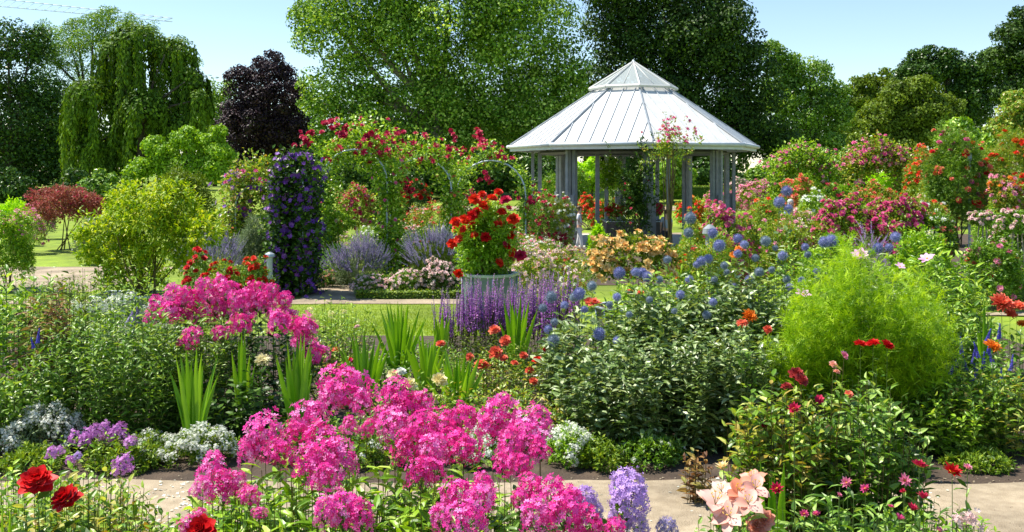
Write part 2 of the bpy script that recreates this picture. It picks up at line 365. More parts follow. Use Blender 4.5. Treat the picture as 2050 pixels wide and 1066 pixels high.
def fmesh(kind, mat, var=0):
    """unit-size flower meshes (radius about 1), cached by kind, material and variant"""
    key = (kind, mat, var)
    if key in PROTO: return PROTO[key]
    sd = hash((kind, var)) % 999 if False else (var * 37 + len(kind))
    M1 = [MC[mat], MC['eye_yellow'], MC['stemgreen']]
    if kind == 'rose':
        b = flower([(7, 1.0, .85, -2, .12, .12, .05, -.15, 2, 3, .7), (8, .9, .75, 16, .2, .12, .08, -.05, 2, 3, .7), (8, .76, .66, 32, .25, .08, .09, .08, 2, 3, .7), (7, .6, .56, 46, .3, .05, .08, .18, 2, 3, .7), (6, .46, .46, 60, .35, .02, .05, .26, 2, 3, .7), (5, .34, .34, 74, .4, -.03, .02, .32, 2, 3, .7)], seed=sd)
    elif kind == 'rose_low':
        b = flower([(7, 1.0, .95, 2, .12, .1, .05, -.1, 2, 2, .7), (7, .84, .8, 25, .2, .05, .08, .05, 2, 2, .7), (6, .62, .6, 46, .3, 0, .06, .18, 1, 2, .7), (4, .42, .42, 68, .3, -.05, .02, .28, 1, 2, .7)], seed=sd)
    elif kind == 'rose_far':
        b = flower([(6, 1.0, 1.1, 6, .1, .05, .02, 0, 1, 1, .8), (5, .75, .85, 38, .2, 0, .05, .1, 1, 1, .8), (3, .45, .5, 65, .2, 0, .02, .2, 1, 1, .8)], seed=sd)
    elif kind == 'dahlia':
        b = flower([(12, 1.0, .42, 5, .5, .06, .05, 0), (11, .9, .4, 22, .5, .1, .05, .05), (10, .75, .36, 40, .5, .1, .04, .08), (8, .58, .3, 58, .5, .05, .02, .1), (6, .42, .22, 74, .5, 0, .01, .12)], seed=sd)
    elif kind == 'lily':
        b = flower([(3, 1.05, .66, 26, .14, -.30, .04, 0, 4, 5, .3), (3, 1.0, .78, 30, .16, -.26, .04, .03, 4, 5, .3)], seed=sd)
        for k in range(6):
            a = k * PI / 3 + .3; b.tube([(0, 0, 0), (.12 * math.cos(a), .12 * math.sin(a), .4), (.25 * math.cos(a), .25 * math.sin(a), .66)], [.012, .012, .012], 4, 2)
            b.box((.25 * math.cos(a), .25 * math.sin(a), .68), (.13, .04, .04), a + 1.5, 1)
    elif kind == 'cosmos':
        b = flower([(8, 1.0, .62, 10, .08, .05, .1, 0, 2, 3, .75)], centre=(.17, .14), seed=sd)
    elif kind == 'straw':
        b = flower([(10, 1.0, .42, 18, .3, .1, .05, 0, 2, 2, .3), (9, .82, .38, 38, .3, .1, .05, .05, 2, 2, .3), (7, .65, .3, 58, .3, 0, .04, .1, 2, 2, .3)], centre=(.3, .3), seed=sd)
    elif kind == 'strawbud':
        b = flower([(8, .9, .5, 62, .3, -.3, .18, 0, 2, 2, .3), (7, .95, .42, 76, .3, -.25, .1, .05, 2, 2, .3)], seed=sd)
    elif kind in ('phlox', 'phlox_far', 'hydr'):
        b = MB(); rg = np.random.default_rng(sd + 5); n = {'phlox': 100, 'phlox_far': 66, 'hydr': 150}[kind]
        i = np.arange(n); zz = 1 - 1.55 * (i + .5) / n; a = i * 2.39996 + rg.normal(0, .2, n)
        rr = np.sqrt(1 - zz * zz); lump = 1 + (0 if kind == 'hydr' else 1) * (.22 * np.sin(a * 2 + var) * rr + .14 * np.sin(5 * zz + var * 2)) + rg.normal(0, .08, n)
        nr = np.stack([rr * np.cos(a), rr * np.sin(a), zz], 1)
        el = 1.1 if kind != 'hydr' else .95
        pos = nr * lump[:, None] * [.88, .88, el]; pos[:, 2] += .15
        s = {'phlox': .20, 'phlox_far': .25, 'hydr': .17}[kind]
        b.inst(FL5, pos, frames_n(nr + rg.normal(0, .38, (n, 3))), rg.uniform(.8, 1.15, n) * s, 0, rg.random(n))
        n2 = n // 3
        b.inst(FL5, pos[:n2 * 3:3] * .84, frames_n(nr[:n2 * 3:3] + rg.normal(0, .5, (n2, 3))), s, 0, rg.random(n2) * .3)
        b.stems(np.zeros((26, 3)) - [0, 0, .9], pos[rg.integers(0, n, 26)] * .92, .02, 2)
        n3 = n // 4; v3 = unit(rg.normal(0, 1, (n3, 3)) + [0, 0, .4]); b.inst(T_diamond(.5), v3 * rg.uniform(.8, 1.12, (n3, 1)) * [.9, .9, 1.1] + [0, 0, .15], frames(v3 + rg.normal(0, .4, (n3, 3))), .17, 0, np.zeros(n3))
    elif kind == 'globe':
        b = MB(); n = 170; i = np.arange(n); z = 1 - 2 * (i + .5) / n; a = i * 2.39996; rr = np.sqrt(1 - z * z)
        nr = np.stack([rr * np.cos(a), rr * np.sin(a), z], 1)
        b.lathe((0, 0, 0), [(.01, -.72), (.5, -.52), (.72, 0), (.5, .52), (.01, .72)], 10, 0, True, rnd=.2)
        st = (np.array([(-.07, 0, 0), (.07, 0, 0), (0, 0, .52), (0, .07, 0), (0, -.07, 0)]), [(0, 1, 2), (3, 4, 2)])
        b.inst(st, nr * .62, frames_n(nr + RG.normal(0, .08, (n, 3))), 1.0, 0, RG.random(n))
    elif kind == 'begonia':
        b = flower([(5, 1.0, .95, 22, .15, .1, .05, 0, 2, 2, .5), (5, .75, .8, 45, .2, 0, .04, .05, 2, 2, .5), (4, .55, .5, 65, .3, 0, .02, .1, 1, 2, .5)], seed=sd)
    elif kind == 'clem':
        b = flower([(6, 1.0, .6, 8, .05, .05, .05, 0, 1, 2, .3)], seed=sd)
    elif kind == 'tuft':      # tiny cluster of small flowers (alyssum, spirea)
        b = MB(); n = 30; nr = unit(RG.normal(0, 1, (n, 3)) + [0, 0, .9]); b.inst(FL5, nr * RG.uniform(.5, 1.5, (n, 1)), frames_n(nr + RG.normal(0, .3, (n, 3))), .30, 0)
    elif kind == 'spike':     # salvia: unit height, thin
        b = MB(); n = 70; t = np.linspace(.12, 1, n) + RG.normal(0, .006, n); a = RG.random(n) * 6.28
        nr = np.stack([np.cos(a), np.sin(a), .7 + 0 * a], 1)
        wd = .045 * (1.12 - t)
        b.inst(T_diamond(.8), np.stack([wd * .2 * np.cos(a), wd * .2 * np.sin(a), t], 1), frames(nr), .02 + wd, 0)
        b.tube([(0, 0, 0), (0, 0, 1)], [.011, .004], 4, 2)
    elif kind == 'spikewide':
        b = MB(); n = 90; t = np.linspace(.1, 1, n); a = RG.random(n) * 6.28
        nr = np.stack([np.cos(a), np.sin(a), .5 + 0 * a], 1); wd = .13 * (1.15 - t)
        b.inst(FL5, np.stack([wd * .7 * np.cos(a), wd * .7 * np.sin(a), t], 1), frames_n(nr), .03 + wd * .35, 0)
        b.tube([(0, 0, 0), (0, 0, 1)], [.02, .008], 4, 2)
    PROTO[key] = b.mesh(kind, M1); return PROTO[key]

FN = {'phlox': 'flower_head', 'phlox_far': 'flower_head', 'hydr': 'flower_head', 'globe': 'flower_head', 'spike': 'flower_spike', 'spikewide': 'flower_spike', 'tuft': 'flower_cluster', 'strawbud': 'flower_bud'}
def put_flower(parent, kind, mat, pos, nrm, size, label=None, nvar=3, zs=1.0):
    me = fmesh(kind, mat, int(RG.integers(0, nvar)))
    o = bpy.data.objects.new(FN.get(kind, 'flower'), me); COL.objects.link(o); o.parent = parent
    z = Vector([float(v) for v in nrm]).normalized(); q = z.to_track_quat('Z', 'Y')
    q = q @ Matrix.Rotation(RG.random() * 6.28, 3, 'Z').to_quaternion()
    o.rotation_mode = 'QUATERNION'; o.rotation_quaternion = q
    o.location = [float(pos[i] - parent.location[i]) for i in range(3)]
    o.scale = (size, size, size * zs)
    if label: o['label'] = label
    return o

def put_many(root, kind, mt, pts, nrm, size, tilt=(0, -.35, .45), off=0.03):
    """up to 100 blooms as parts, any further ones as one stuff part"""
    pts = np.asarray(pts); nrm = np.asarray(nrm); m = min(len(pts), 100)
    for a_, q in zip(pts[:m], nrm[:m]): put_flower(root, kind, mt, a_ + q * off, q + np.array(tilt), size * RG.uniform(.75, 1.2))
    if len(pts) > m:
        me = fmesh(kind, mt, 0); V = np.empty(len(me.vertices) * 3); me.vertices.foreach_get('co', V); V = V.reshape(-1, 3)
        T = (V, [tuple(p.vertices) for p in me.polygons], [p.material_index for p in me.polygons]); b = MB(); k = len(pts) - m
        b.inst(T, pts[m:] + nrm[m:] * off, frames_n(nrm[m:] + np.array(tilt)), size * RG.uniform(.75, 1.2, k), 0)
        b.build(FN.get(kind, 'flower'), list(me.materials), root)['kind'] = 'stuff'

# ------------------------------------------------------------------ plant generators
def herb(b, loc, rx, ry, h, nst, T, ll, nl, start=.12, pitch=15, ml=0, ms=1, sr=.0026, lean=.5, hv=.25, tips=None, dome=.3, droop_low=0, bow=.6, lv=.3, end=1.0, az=2.4):
    """a clump of upright stems with leaves all along them; returns stem tips"""
    loc = np.asarray(loc, float)
    if tips is None:
        a = RG.random(nst) * 2 * PI; r = np.sqrt(RG.random(nst))
        r3 = r[:, None]
        foot = np.stack([np.cos(a) * r * rx, np.sin(a) * r * ry, 0 * a], 1)
        top = foot.copy(); top[:, 2] = h * (1 - dome * r * r) * (1 - hv * RG.random(nst))
        base = foot * (1 - lean)
    else:
        top = np.asarray(tips, float) - loc; nst = len(top); base = top * [1 - lean, 1 - lean, 0]
        base[:, :2] += RG.normal(0, .03, (nst, 2))
    base = base + loc; base[:, 2] = zg(base[:, 0], base[:, 1]); top = top + loc
    b.stems(base, top, sr, ms, bow=-bow)
    t = np.linspace(start, end, nl)[None] + RG.uniform(-.5, .5, (nst, nl)) * (end - start) / nl
    D = (top - base)
    p = base[:, None] + D[:, None] * t[..., None] + (D * [1, 1, 0])[:, None] * (bow * t * (1 - t))[..., None]
    ang = np.arange(nl)[None] * az + RG.random((nst, 1)) * 6.28 + RG.normal(0, .4, (nst, nl))
    pt = np.tan(np.radians(pitch + RG.normal(0, 16, (nst, nl)) + 25 * (t - .5)))
    dv = np.stack([np.cos(ang), np.sin(ang), pt], 2) + unit(D)[:, None] * .15
    s = ll * (1 - lv * RG.random((nst, nl))) * (1.08 - .5 * np.abs(t - .45))
    b.inst(T, p.reshape(-1, 3), frames(dv.reshape(-1, 3)), s.ravel(), ml)
    return top, unit(D)

def lumpdirs(n, zmin=-.5):
    v = unit(RG.normal(0, 1, (n * 3, 3))); v = v[v[:, 2] > zmin][:n]; return v
def shrub(b, c, rx, ry, rz, ntw, npt, T, ll, ml=0, zmin=-.6, lump=.22, shell=(.62, 1.0), tw=.16, seed=None, pit=.3, boxy=0.0, floor=None):
    """leafy mass: twigs spread through an uneven ellipsoid, leaves round each twig; returns outer points and normals"""
    c = np.asarray(c, float)
    v = lumpdirs(ntw, zmin); n = len(v)
    ph = RG.random(6) * 6.28
    lm = 1 + lump * (.5 * np.sin(3.1 * v[:, 0] + 2.3 * v[:, 2] + ph[0]) + .45 * np.sin(4.7 * v[:, 1] - 3.9 * v[:, 0] + ph[1]) + .45 * np.sin(6.3 * v[:, 2] + 5.1 * v[:, 0] + ph[2]) + .3 * np.sin(9.7 * v[:, 0] + 8 * v[:, 1] + ph[3]))
    r = (shell[0] + (shell[1] - shell[0]) * RG.random(n) ** .55) * lm
    if boxy:
        m = np.max(np.abs(v), axis=1); r = r * (1 - boxy + boxy / m)
    p = v * r[:, None] * [rx, ry, rz]
    size = min(rx, ry, rz)
    out = unit(v * [1, 1, 1] / np.array([rx, ry, rz]) * size + [0, 0, pit] + RG.normal(0, .35, v.shape))
    # leaves round each twig
    tt = RG.random((n, npt))
    q = p[:, None] + out[:, None] * ((tt - .5) * tw * 2 * size)[..., None] + RG.normal(0, tw * .3 * size, (n, npt, 3))
    dv = out[:, None] * .7 + RG.normal(0, .65, (n, npt, 3)) + [0, 0, -.08]
    q = q + c
    qq = q.reshape(-1, 3); dd = dv.reshape(-1, 3); s = ll * RG.uniform(.65, 1.15, len(qq))
    rn = np.clip(np.repeat(RG.random(n), npt) * .5 + RG.random(len(qq)) * .5 + 0, 0, 1)
    if floor is not None:
        k = qq[:, 2] > floor; qq, dd, s, rn = qq[k], dd[k], s[k], rn[k]
    b.inst(T, qq, frames(dd), s, ml, rn)
    keep = r > np.quantile(r, .3)
    return (p * 1.04 + c)[keep], out[keep], v[keep]

def pick(pts, nrm, n, front=.25, zmin=-1):
    """choose n outer points, mostly sunlit and camera-side"""
    w = np.clip(nrm[:, 2] * .8 + .35 - front * nrm[:, 1], .02, None)
    w[nrm[:, 2] < zmin] = 1e-6
    n = min(n, len(pts)); i = RG.choice(len(pts), n, replace=False, p=w / w.sum()); return pts[i], nrm[i]

# ------------------------------------------------------------------ setting: ground, beds, paths
def grid_sheet(name, xs, ys, mat, off, label=None):
    XX, YY = np.meshgrid(xs, ys); ZZ = zg(XX, YY) + off; nx, ny = len(xs), len(ys)
    b = MB(); idx = np.arange(nx * ny).reshape(ny, nx)
    q = np.stack([idx[:-1, :-1], idx[:-1, 1:], idx[1:, 1:], idx[1:, :-1]], 2).reshape(-1, 4)
    b.V.append(np.stack([XX, YY, ZZ], 2).reshape(-1, 3)); b.L.append(q.ravel()); b.S.append(np.full(len(q), 4)); b.M.append(np.zeros(len(q), int)); b.SM.append(np.ones(len(q), bool)); b.R.append(RG.random(nx * ny)); b.n = nx * ny
    o = b.build(name, mat); o['kind'] = 'structure'; return o
def geo(a, b2, n): return list(a * (b2 / a) ** (np.arange(1, n + 1) / n))
inner = list(np.arange(-60, 60.1, .5)); xs = [-v for v in geo(60, 3500, 24)][::-1] + inner + geo(60, 3500, 24)
ys = [-v for v in geo(6, 1500, 14)][::-1] + list(np.arange(-6, 100.1, .5)) + geo(100, 4500, 24)
grid_sheet('ground', xs, ys, MC['grass'], 0)
def wavy_sheet(name, d0, d1, x0, x1, mat, off, step=.4, amp=.05, fx=None):
    """sheet between depths d0..d1 with slightly uneven edges; x0/x1 in metres"""
    b = MB(); nx = max(2, int((x1 - x0) / step)); ny = max(2, int((d1 - d0) / step)); V = []
    for j in range(ny + 1):
        for i in range(nx + 1):
            x = x0 + (x1 - x0) * i / nx; w0 = amp * math.sin(x * 2.3 + d0) + amp * .6 * math.sin(x * 5.9 + 2 * d0); w1 = amp * math.sin(x * 1.9 + d1) + amp * .6 * math.sin(x * 6.7 + d1)
            y = d0 + w0 + (d1 + w1 - d0 - w0) * j / ny
            V.append((x, y, float(zg(x, y)) + off))
    fs = [(j * (nx + 1) + i, j * (nx + 1) + i + 1, (j + 1) * (nx + 1) + i + 1, (j + 1) * (nx + 1) + i) for j in range(ny) for i in range(nx)]
    b.add(V, fs, 0, .5, True); o = b.build(name, mat); o['kind'] = 'structure'; return o
wavy_sheet('soil', -2, 4.85, -4, 4, MC['soil'], .012)
wavy_sheet('path', 4.7, 5.98, -12, 12, MC['gravel'], .019, amp=.04)
wavy_sheet('soil', 5.86, 12.6, -7.2, 5.6, MC['soil'], .012)
wavy_sheet('path', 22.3, 23.1, -24, 1.5, MC['gravel'], .016, amp=.03)
wavy_sheet('path', 23.1, 26.5, -5.0, -3.2, MC['gravel'], .020, amp=.03)
wavy_sheet('soil', 26.0, 37.0, -4.2, 6.5, MC['soil'], .014)
wavy_sheet('path', 37.0, 48.0, -3, 13.0, MC['gravel'], .018, amp=.05)
wavy_sheet('path', 24.5, 31, -17, -10.5, MC['gravel'], .018)
wavy_sheet('path', 58, 60, -8, 26, MC['gravel'], .03)
wavy_sheet('soil', 16.5, 30, 6.8, 18, MC['soil'], .014)
wavy_sheet('path', 12.9, 13.2, 6, 12, MC['gravel'], .018)
# grass blades on the lawn strip (too many to count)
b = MB(); n = 26000
gy = RG.uniform(12.8, 22.2, n); gx = RG.uniform(-.24, .02, n) * gy
b.inst(T_sliver(.16, .2), np.stack([gx, gy, zg(gx, gy)], 1), frames(np.stack([RG.normal(0, .5, n), RG.normal(0, .5, n), np.ones(n)], 1)), RG.uniform(.03, .06, n), 0)
tag(b.build('lawn_grass', MC['grassblade']), 'short bright lawn grass between the flower bed and the far path', 'grass', kind='stuff')

# ------------------------------------------------------------------ trees
def tree(name, label, d, lobes, mat, n, leaf, trunk, tr=.35, group=None, T=TDw, sub=22, subr=.34, bark='bark', dd=.55, inner=.22, cat='tree', fill=True, upb=.35):
    """lobes: (px, py, r px[, squash]) in the photograph, at distance d; sub-lobes give the clumps"""
    loc = GP(trunk, d); root = empty(name, loc, label, cat, group)
    if cat == 'tree': n = int(n * 1.5); leaf *= .84
    k = d / F; C = []; R = []
    for i, lb in enumerate(lobes):
        off = (RG.random() - .5) * dd * lb[2] * k
        C.append((X(lb[0], d), d + off, Z(lb[1], d))); R.append(lb[2] * k)
    C = np.array(C); R = np.array(R)
    SCn = []; SR = []
    for c, r in zip(C, R):
        v = lumpdirs(sub, -.6)
        rr = r * RG.uniform(subr * .7, subr * 1.2, len(v))
        SCn.append(c + v * (r - rr * .75)[:, None]); SR.append(rr)
    SCn = np.concatenate(SCn); SR = np.concatenate(SR)
    b = MB()
    wgt = SR ** 2; cnt = (wgt / wgt.sum() * n * (1 - inner)).astype(int)
    pos = []; nr = []; tone = []
    for c, r, m_ in zip(SCn, SR, cnt):
        v = unit(RG.normal(0, 1, (m_, 3)) + [0, 0, upb * .6]); q = c + v * (r * (.62 + .42 * RG.random(m_) ** .6))[:, None] * [1.12, 1.12, .8]
        pos.append(q); nr.append(v); tone.append(np.full(m_, RG.uniform(-.16, .16)))
    if fill:
        cnt2 = (R ** 2 / (R ** 2).sum() * n * inner).astype(int)
        for c, r, m_ in zip(C, R, cnt2):
            v = unit(RG.normal(0, 1, (m_, 3))); pos.append(c + v * (r * .8 * RG.random(m_) ** .5)[:, None]); nr.append(v); tone.append(np.zeros(m_))
    pos = np.concatenate(pos); nr = np.concatenate(nr); tone = np.concatenate(tone)
    kz = pos[:, 2] > loc[2] + .3; pos, nr, tone = pos[kz], nr[kz], tone[kz]
    dv = unit(np.cross(nr, RG.normal(0, 1, nr.shape))) + RG.normal(0, .35, nr.shape) + [0, 0, -.15]
    b.inst(T, pos, frames(dv, nr + RG.normal(0, .45, nr.shape) + [0, 0, upb]), RG.uniform(.6, 1.2, len(pos)) * leaf, 0, np.clip(RG.random(len(pos)) * .85 + tone + .1, 0, 1))
    cr = b.build('crown', MC[mat], root)
    # trunk and limbs
    b = MB(); top = C.mean(0); th = top[2]
    pts = [loc, loc + (top - loc) * [.1, .1, .35], loc + (top - loc) * [.5, .5, .7], top]
    b.tube(pts, [tr * 1.25, tr, tr * .7, tr * .4], 10)
    for c, r in list(zip(C, R))[:9]:
        s0 = loc + (top - loc) * [.3, .3, RG.uniform(.4, .7)]
        b.tube([s0, (s0 + c) / 2 + [0, 0, .05 * r], c + [0, 0, r * .3]], [tr * .45, tr * .3, tr * .1], 7)
    b.build('trunk', MC[bark], root)
    return root

def weeping(label, d, cols, mat, n_str, trunk):
    loc = GP(trunk, d); root = empty('weeping_tree', loc, label, 'tree'); k = d / F; b = MB()
    for (px, py, rp, ln) in cols:   # strands hanging off a rounded head of radius rp, length ln px
        c = np.array((X(px, d), d + RG.normal(0, rp * k * .5), Z(py, d))); r = rp * k; ns = int(n_str * rp / 50)
        vc = lumpdirs(max(4, ns // 9), -.15); v = unit(np.repeat(vc, 9, 0) + RG.normal(0, .09, (len(vc) * 9, 3))); ns = len(v)
        s0 = c + v * r * np.repeat(RG.uniform(.7, 1.1, (len(vc), 1)), 9, 0); L = ln * k * np.repeat(RG.uniform(.4, 1.1, len(vc)), 9) * RG.uniform(.75, 1, ns)
        L = np.minimum(L, s0[:, 2] - loc[2] - .3); m_ = 26
        t = RG.random((ns, m_)); q = s0[:, None] + np.stack([v[:, None, 0] * .4 * t, v[:, None, 1] * .4 * t, -t * L[:, None]], 2) + RG.normal(0, .06, (ns, m_, 3))
        dv = np.stack([RG.normal(0, .35, q.shape[:2]), RG.normal(0, .35, q.shape[:2]), -np.ones(q.shape[:2])], 2)
        rn = np.clip(np.repeat(RG.random(ns), m_) * .5 + RG.random(ns * m_) * .45 + RG.uniform(-.1, .1), 0, 1)
        b.inst(T_diamond(.4), q.reshape(-1, 3), frames(dv.reshape(-1, 3), np.repeat(v, m_, 0) + RG.normal(0, .3, (ns * m_, 3))), RG.uniform(.25, .5, ns * m_), 0, rn)
        # head
        m_ = ns * 5; v = lumpdirs(m_, -.2); b.inst(TDw, c + v * (r * RG.uniform(.6, 1.05, (len(v), 1))), frames(np.cross(v, RG.normal(0, 1, v.shape)) + [0, 0, -.3], v + [0, 0, .5]), .3, 0, RG.random(len(v)) * .8)
    b.build('crown', MC[mat], root)
    b = MB(); b.tube([loc, loc + [.1, 0, 4], loc + [.3, 0, 9]], [.4, .3, .18], 9)
    for c in cols: s0 = loc + [.1, 0, 4]; e = np.array((X(c[0], d), d, Z(c[1], d))); b.tube([s0, (s0 + e) / 2 + [0, 0, 1], e], [.16, .1, .05], 6)
    b.build('trunk', MC['bark'], root)

# far belt
b = MB(); C = []
for px in range(-700, 2900, 60):
    for q in range(3):
        C.append((X(px + RG.uniform(-30, 30), 150), 150 + RG.uniform(-8, 8), RG.uniform(1.0, 12.0), RG.uniform(3, 5.5)))
n = 60000; C = np.array(C); i = RG.integers(0, len(C), n); v = unit(RG.normal(0, 1, (n, 3)))
b.inst(TDw, C[i, :3] + v * (C[i, 3] * RG.uniform(.6, 1.05, n))[:, None], frames(np.cross(v, RG.normal(0, 1, v.shape)), v + [0, 0, .4]), .85, 0)
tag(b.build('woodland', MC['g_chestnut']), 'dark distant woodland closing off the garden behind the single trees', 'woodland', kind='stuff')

tree('broadleaf_tree', 'dark broad tree at the far left edge with sky showing through its crown', 84,
     [(-60, 150, 110), (15, 110, 75), (60, 100, 45), (-20, 260, 110), (60, 270, 75), (20, 340, 80), (100, 330, 70), (-110, 280, 100), (-160, 150, 90), (130, 360, 55), (90, 180, 45), (110, 240, 60), (50, 190, 50), (75, 75, 26), (100, 310, 60)], 'g_dark', 30000, .34, 20, tr=.5)
tree('feathery_tree', 'tall wispy green tree rising behind the weeping tree, bare twigs at its tip', 94,
     [(190, 75, 55), (140, 110, 55), (230, 70, 45), (170, 180, 70), (110, 200, 60), (290, 90, 40), (215, 35, 26), (150, 60, 26), (100, 120, 36), (340, 110, 34), (130, 290, 75), (110, 90, 40), (260, 45, 22), (300, 60, 24), (90, 60, 22), (360, 90, 20), (385, 130, 22)], 'g_mid', 26000, .26, 170, tr=.4, T=TD, inner=.1)
weeping('weeping tree with long hanging green curtains left of the copper beech', 76,
        [(270, 95, 55, 200), (215, 110, 40, 190), (330, 110, 48, 210), (370, 165, 36, 190), (185, 200, 46, 170), (245, 220, 46, 180), (300, 230, 50, 150), (360, 260, 40, 120), (180, 300, 40, 100), (240, 300, 36, 90), (400, 200, 20, 90)], 'g_weep', 170, 280)
tree('slender_tree', 'thin pale green tree in the gap between weeping tree and copper beech', 98,
     [(425, 190, 30), (440, 240, 36), (410, 270, 40), (430, 320, 50), (455, 180, 22)], 'g_mid', 6000, .3, 430, tr=.2)
tree('copper_beech', 'dark purple copper beech with rounded crown left of the big plane tree', 86,
     [(530, 190, 75), (490, 170, 40), (575, 200, 50), (540, 140, 40), (505, 260, 65), (570, 280, 62), (530, 330, 80), (480, 330, 50), (600, 330, 50), (475, 215, 34), (600, 260, 40), (570, 150, 24), (520, 128, 16), (590, 180, 22), (460, 250, 30)], 'beech_purple', 26000, .30, 540, tr=.5)
tree('small_maple', 'low bright yellow-green tree with tiered branches in front of the weeping tree', 56,
     [(370, 285, 34, ), (310, 300, 30), (420, 290, 30), (440, 320, 34), (340, 330, 36), (290, 335, 26), (400, 345, 42), (450, 350, 30), (440, 265, 16), (270, 350, 24), (350, 370, 40)], 'g_maple', 15000, .22, 380, tr=.16, T=TDw, sub=11, subr=.42)
tree('plane_tree', 'huge light green plane tree with glossy leaves left of the pavilion roof', 72,
     [(700, 60, 110), (640, 30, 60), (680, 180, 85), (640, 220, 45), (780, -20, 120), (800, 130, 120), (900, 40, 140), (760, 250, 85), (870, 230, 100), (960, 180, 120), (1050, 60, 130), (1060, 220, 95), (1000, -80, 140), (850, -120, 130), (720, -80, 90), (660, 270, 50), (1120, 130, 70), (940, 300, 80), (820, 320, 60), (1120, 280, 60), (1130, 200, 60), (1080, 320, 60), (1000, 250, 90), (680, 300, 50)], 'g_plane', 95000, .30, 880, tr=.8, bark='barkpale')
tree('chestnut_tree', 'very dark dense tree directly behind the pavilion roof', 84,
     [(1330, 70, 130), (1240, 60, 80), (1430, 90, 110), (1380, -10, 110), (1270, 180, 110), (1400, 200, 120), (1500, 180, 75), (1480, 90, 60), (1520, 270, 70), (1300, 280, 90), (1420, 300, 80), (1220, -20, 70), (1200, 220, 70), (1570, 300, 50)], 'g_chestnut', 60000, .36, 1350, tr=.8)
tree('roundheaded_tree', 'sunlit green round tree right of the dark tree behind the pavilion', 96,
     [(1620, 160, 48), (1650, 210, 48), (1600, 230, 50), (1640, 290, 55), (1565, 200, 40), (1540, 110, 30), (1590, 310, 50), (1680, 300, 40), (1670, 190, 34), (1685, 240, 34), (1590, 150, 30), (1570, 130, 34), (1560, 170, 40)], 'g_mid', 18000, .36, 1630, tr=.4)
tree('distant_tree', 'small hazy green tree in the dip of the skyline right of the round tree', 125,
     [(1745, 175, 32), (1715, 170, 18), (1770, 200, 36), (1720, 215, 34), (1740, 260, 50), (1700, 260, 36), (1700, 200, 28), (1780, 160, 26)], 'g_olive', 8000, .5, 1740, tr=.4)
tree('bushy_tree', 'broad olive green tree with low spreading crown right of the skyline dip', 62,
     [(1790, 210, 50), (1840, 190, 42), (1750, 250, 42), (1850, 250, 60), (1790, 280, 55), (1900, 220, 34), (1720, 290, 28)], 'g_olive', 22000, .24, 1800, tr=.3)
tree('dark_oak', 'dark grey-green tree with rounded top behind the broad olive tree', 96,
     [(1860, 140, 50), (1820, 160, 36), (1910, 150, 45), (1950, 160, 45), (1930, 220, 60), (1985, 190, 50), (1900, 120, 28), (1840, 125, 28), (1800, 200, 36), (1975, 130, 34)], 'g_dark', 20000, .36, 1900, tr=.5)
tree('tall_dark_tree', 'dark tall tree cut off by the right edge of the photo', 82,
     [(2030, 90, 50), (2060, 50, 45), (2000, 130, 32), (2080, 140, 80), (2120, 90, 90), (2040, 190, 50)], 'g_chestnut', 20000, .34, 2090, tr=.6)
tree('yellowing_tree', 'yellow-green rounded tree at the right edge below the tall dark tree', 52,
     [(2040, 220, 42), (2090, 230, 60), (2000, 260, 30), (2050, 280, 45)], 'g_rosy', 10000, .20, 2060, tr=.2)
for lab, px, py, r, dd, mt in (('light green domed shrub behind the climbing rose pillar at right', 1930, 275, 40, 46, 'g_fresh'),
        ('bright green shrub seen through the left bay of the pavilion', 1185, 345, 34, 60, 'g_lime'),
        ('green shrub seen through the right bay of the pavilion', 1345, 345, 36, 62, 'g_fresh'),
        ('dark green shrub right of the pavilion posts under the dark tree', 1540, 345, 36, 66, 'g_mid'),
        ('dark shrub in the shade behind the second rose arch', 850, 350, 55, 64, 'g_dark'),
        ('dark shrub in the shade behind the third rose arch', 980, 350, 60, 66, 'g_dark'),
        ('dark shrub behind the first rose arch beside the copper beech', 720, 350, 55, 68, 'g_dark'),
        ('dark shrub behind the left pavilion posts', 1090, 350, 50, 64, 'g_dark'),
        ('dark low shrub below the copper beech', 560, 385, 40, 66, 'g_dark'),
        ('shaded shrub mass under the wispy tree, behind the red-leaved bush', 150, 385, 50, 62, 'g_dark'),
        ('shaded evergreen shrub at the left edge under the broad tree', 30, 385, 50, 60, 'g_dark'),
        ('fresh green shrub under the weeping tree', 200, 375, 36, 54, 'g_mid'),
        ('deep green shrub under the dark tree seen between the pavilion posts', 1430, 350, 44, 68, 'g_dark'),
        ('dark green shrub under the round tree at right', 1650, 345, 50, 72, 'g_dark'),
        ('green shrub between the two pink rose arches and the olive tree', 1700, 330, 36, 56, 'g_mid')):
    tree('shrub', lab, dd, [(px, py, r), (px - r * .7, py + r * .4, r * .7), (px + r * .7, py + r * .4, r * .75), (px, py + r * .7, r * .8)], mt, 6500, .15 + .0016 * dd, px, tr=.1, sub=10, cat='shrub')

# ------------------------------------------------------------------ pavilion
PD = 42.0; pc = np.array((X(1268, PD), PD, float(zg(X(1268, PD), PD))))
pav = empty('garden_pavilion', pc, 'open octagonal garden pavilion with white metal roof and grey timber posts', 'pavilion')
TH0 = -PI / 2 + R_(1)
def oc(R, z, i, extra=0): a = TH0 + i * PI / 4 + extra; return np.array((pc[0] + R * math.cos(a), pc[1] + R * math.sin(a), z))
zE, zT, RE, RT = 3.03, 5.40, 5.24, 1.62
b = MB()
for i in range(8):
    A, B_, C_, D_ = oc(RE, zE, i), oc(RE, zE, i + 1), oc(RT, zT, i + 1), oc(RT, zT, i)
    n_ = unit(np.cross(B_ - A, D_ - A)); th = n_ * .05
    b.add([A, B_, C_, D_, A - th, B_ - th, C_ - th, D_ - th], [(0, 1, 2, 3), (7, 6, 5, 4), (0, 4, 5, 1), (3, 2, 6, 7)], 0)
roof = b.build('roof', MC['roofwhite'], pav)
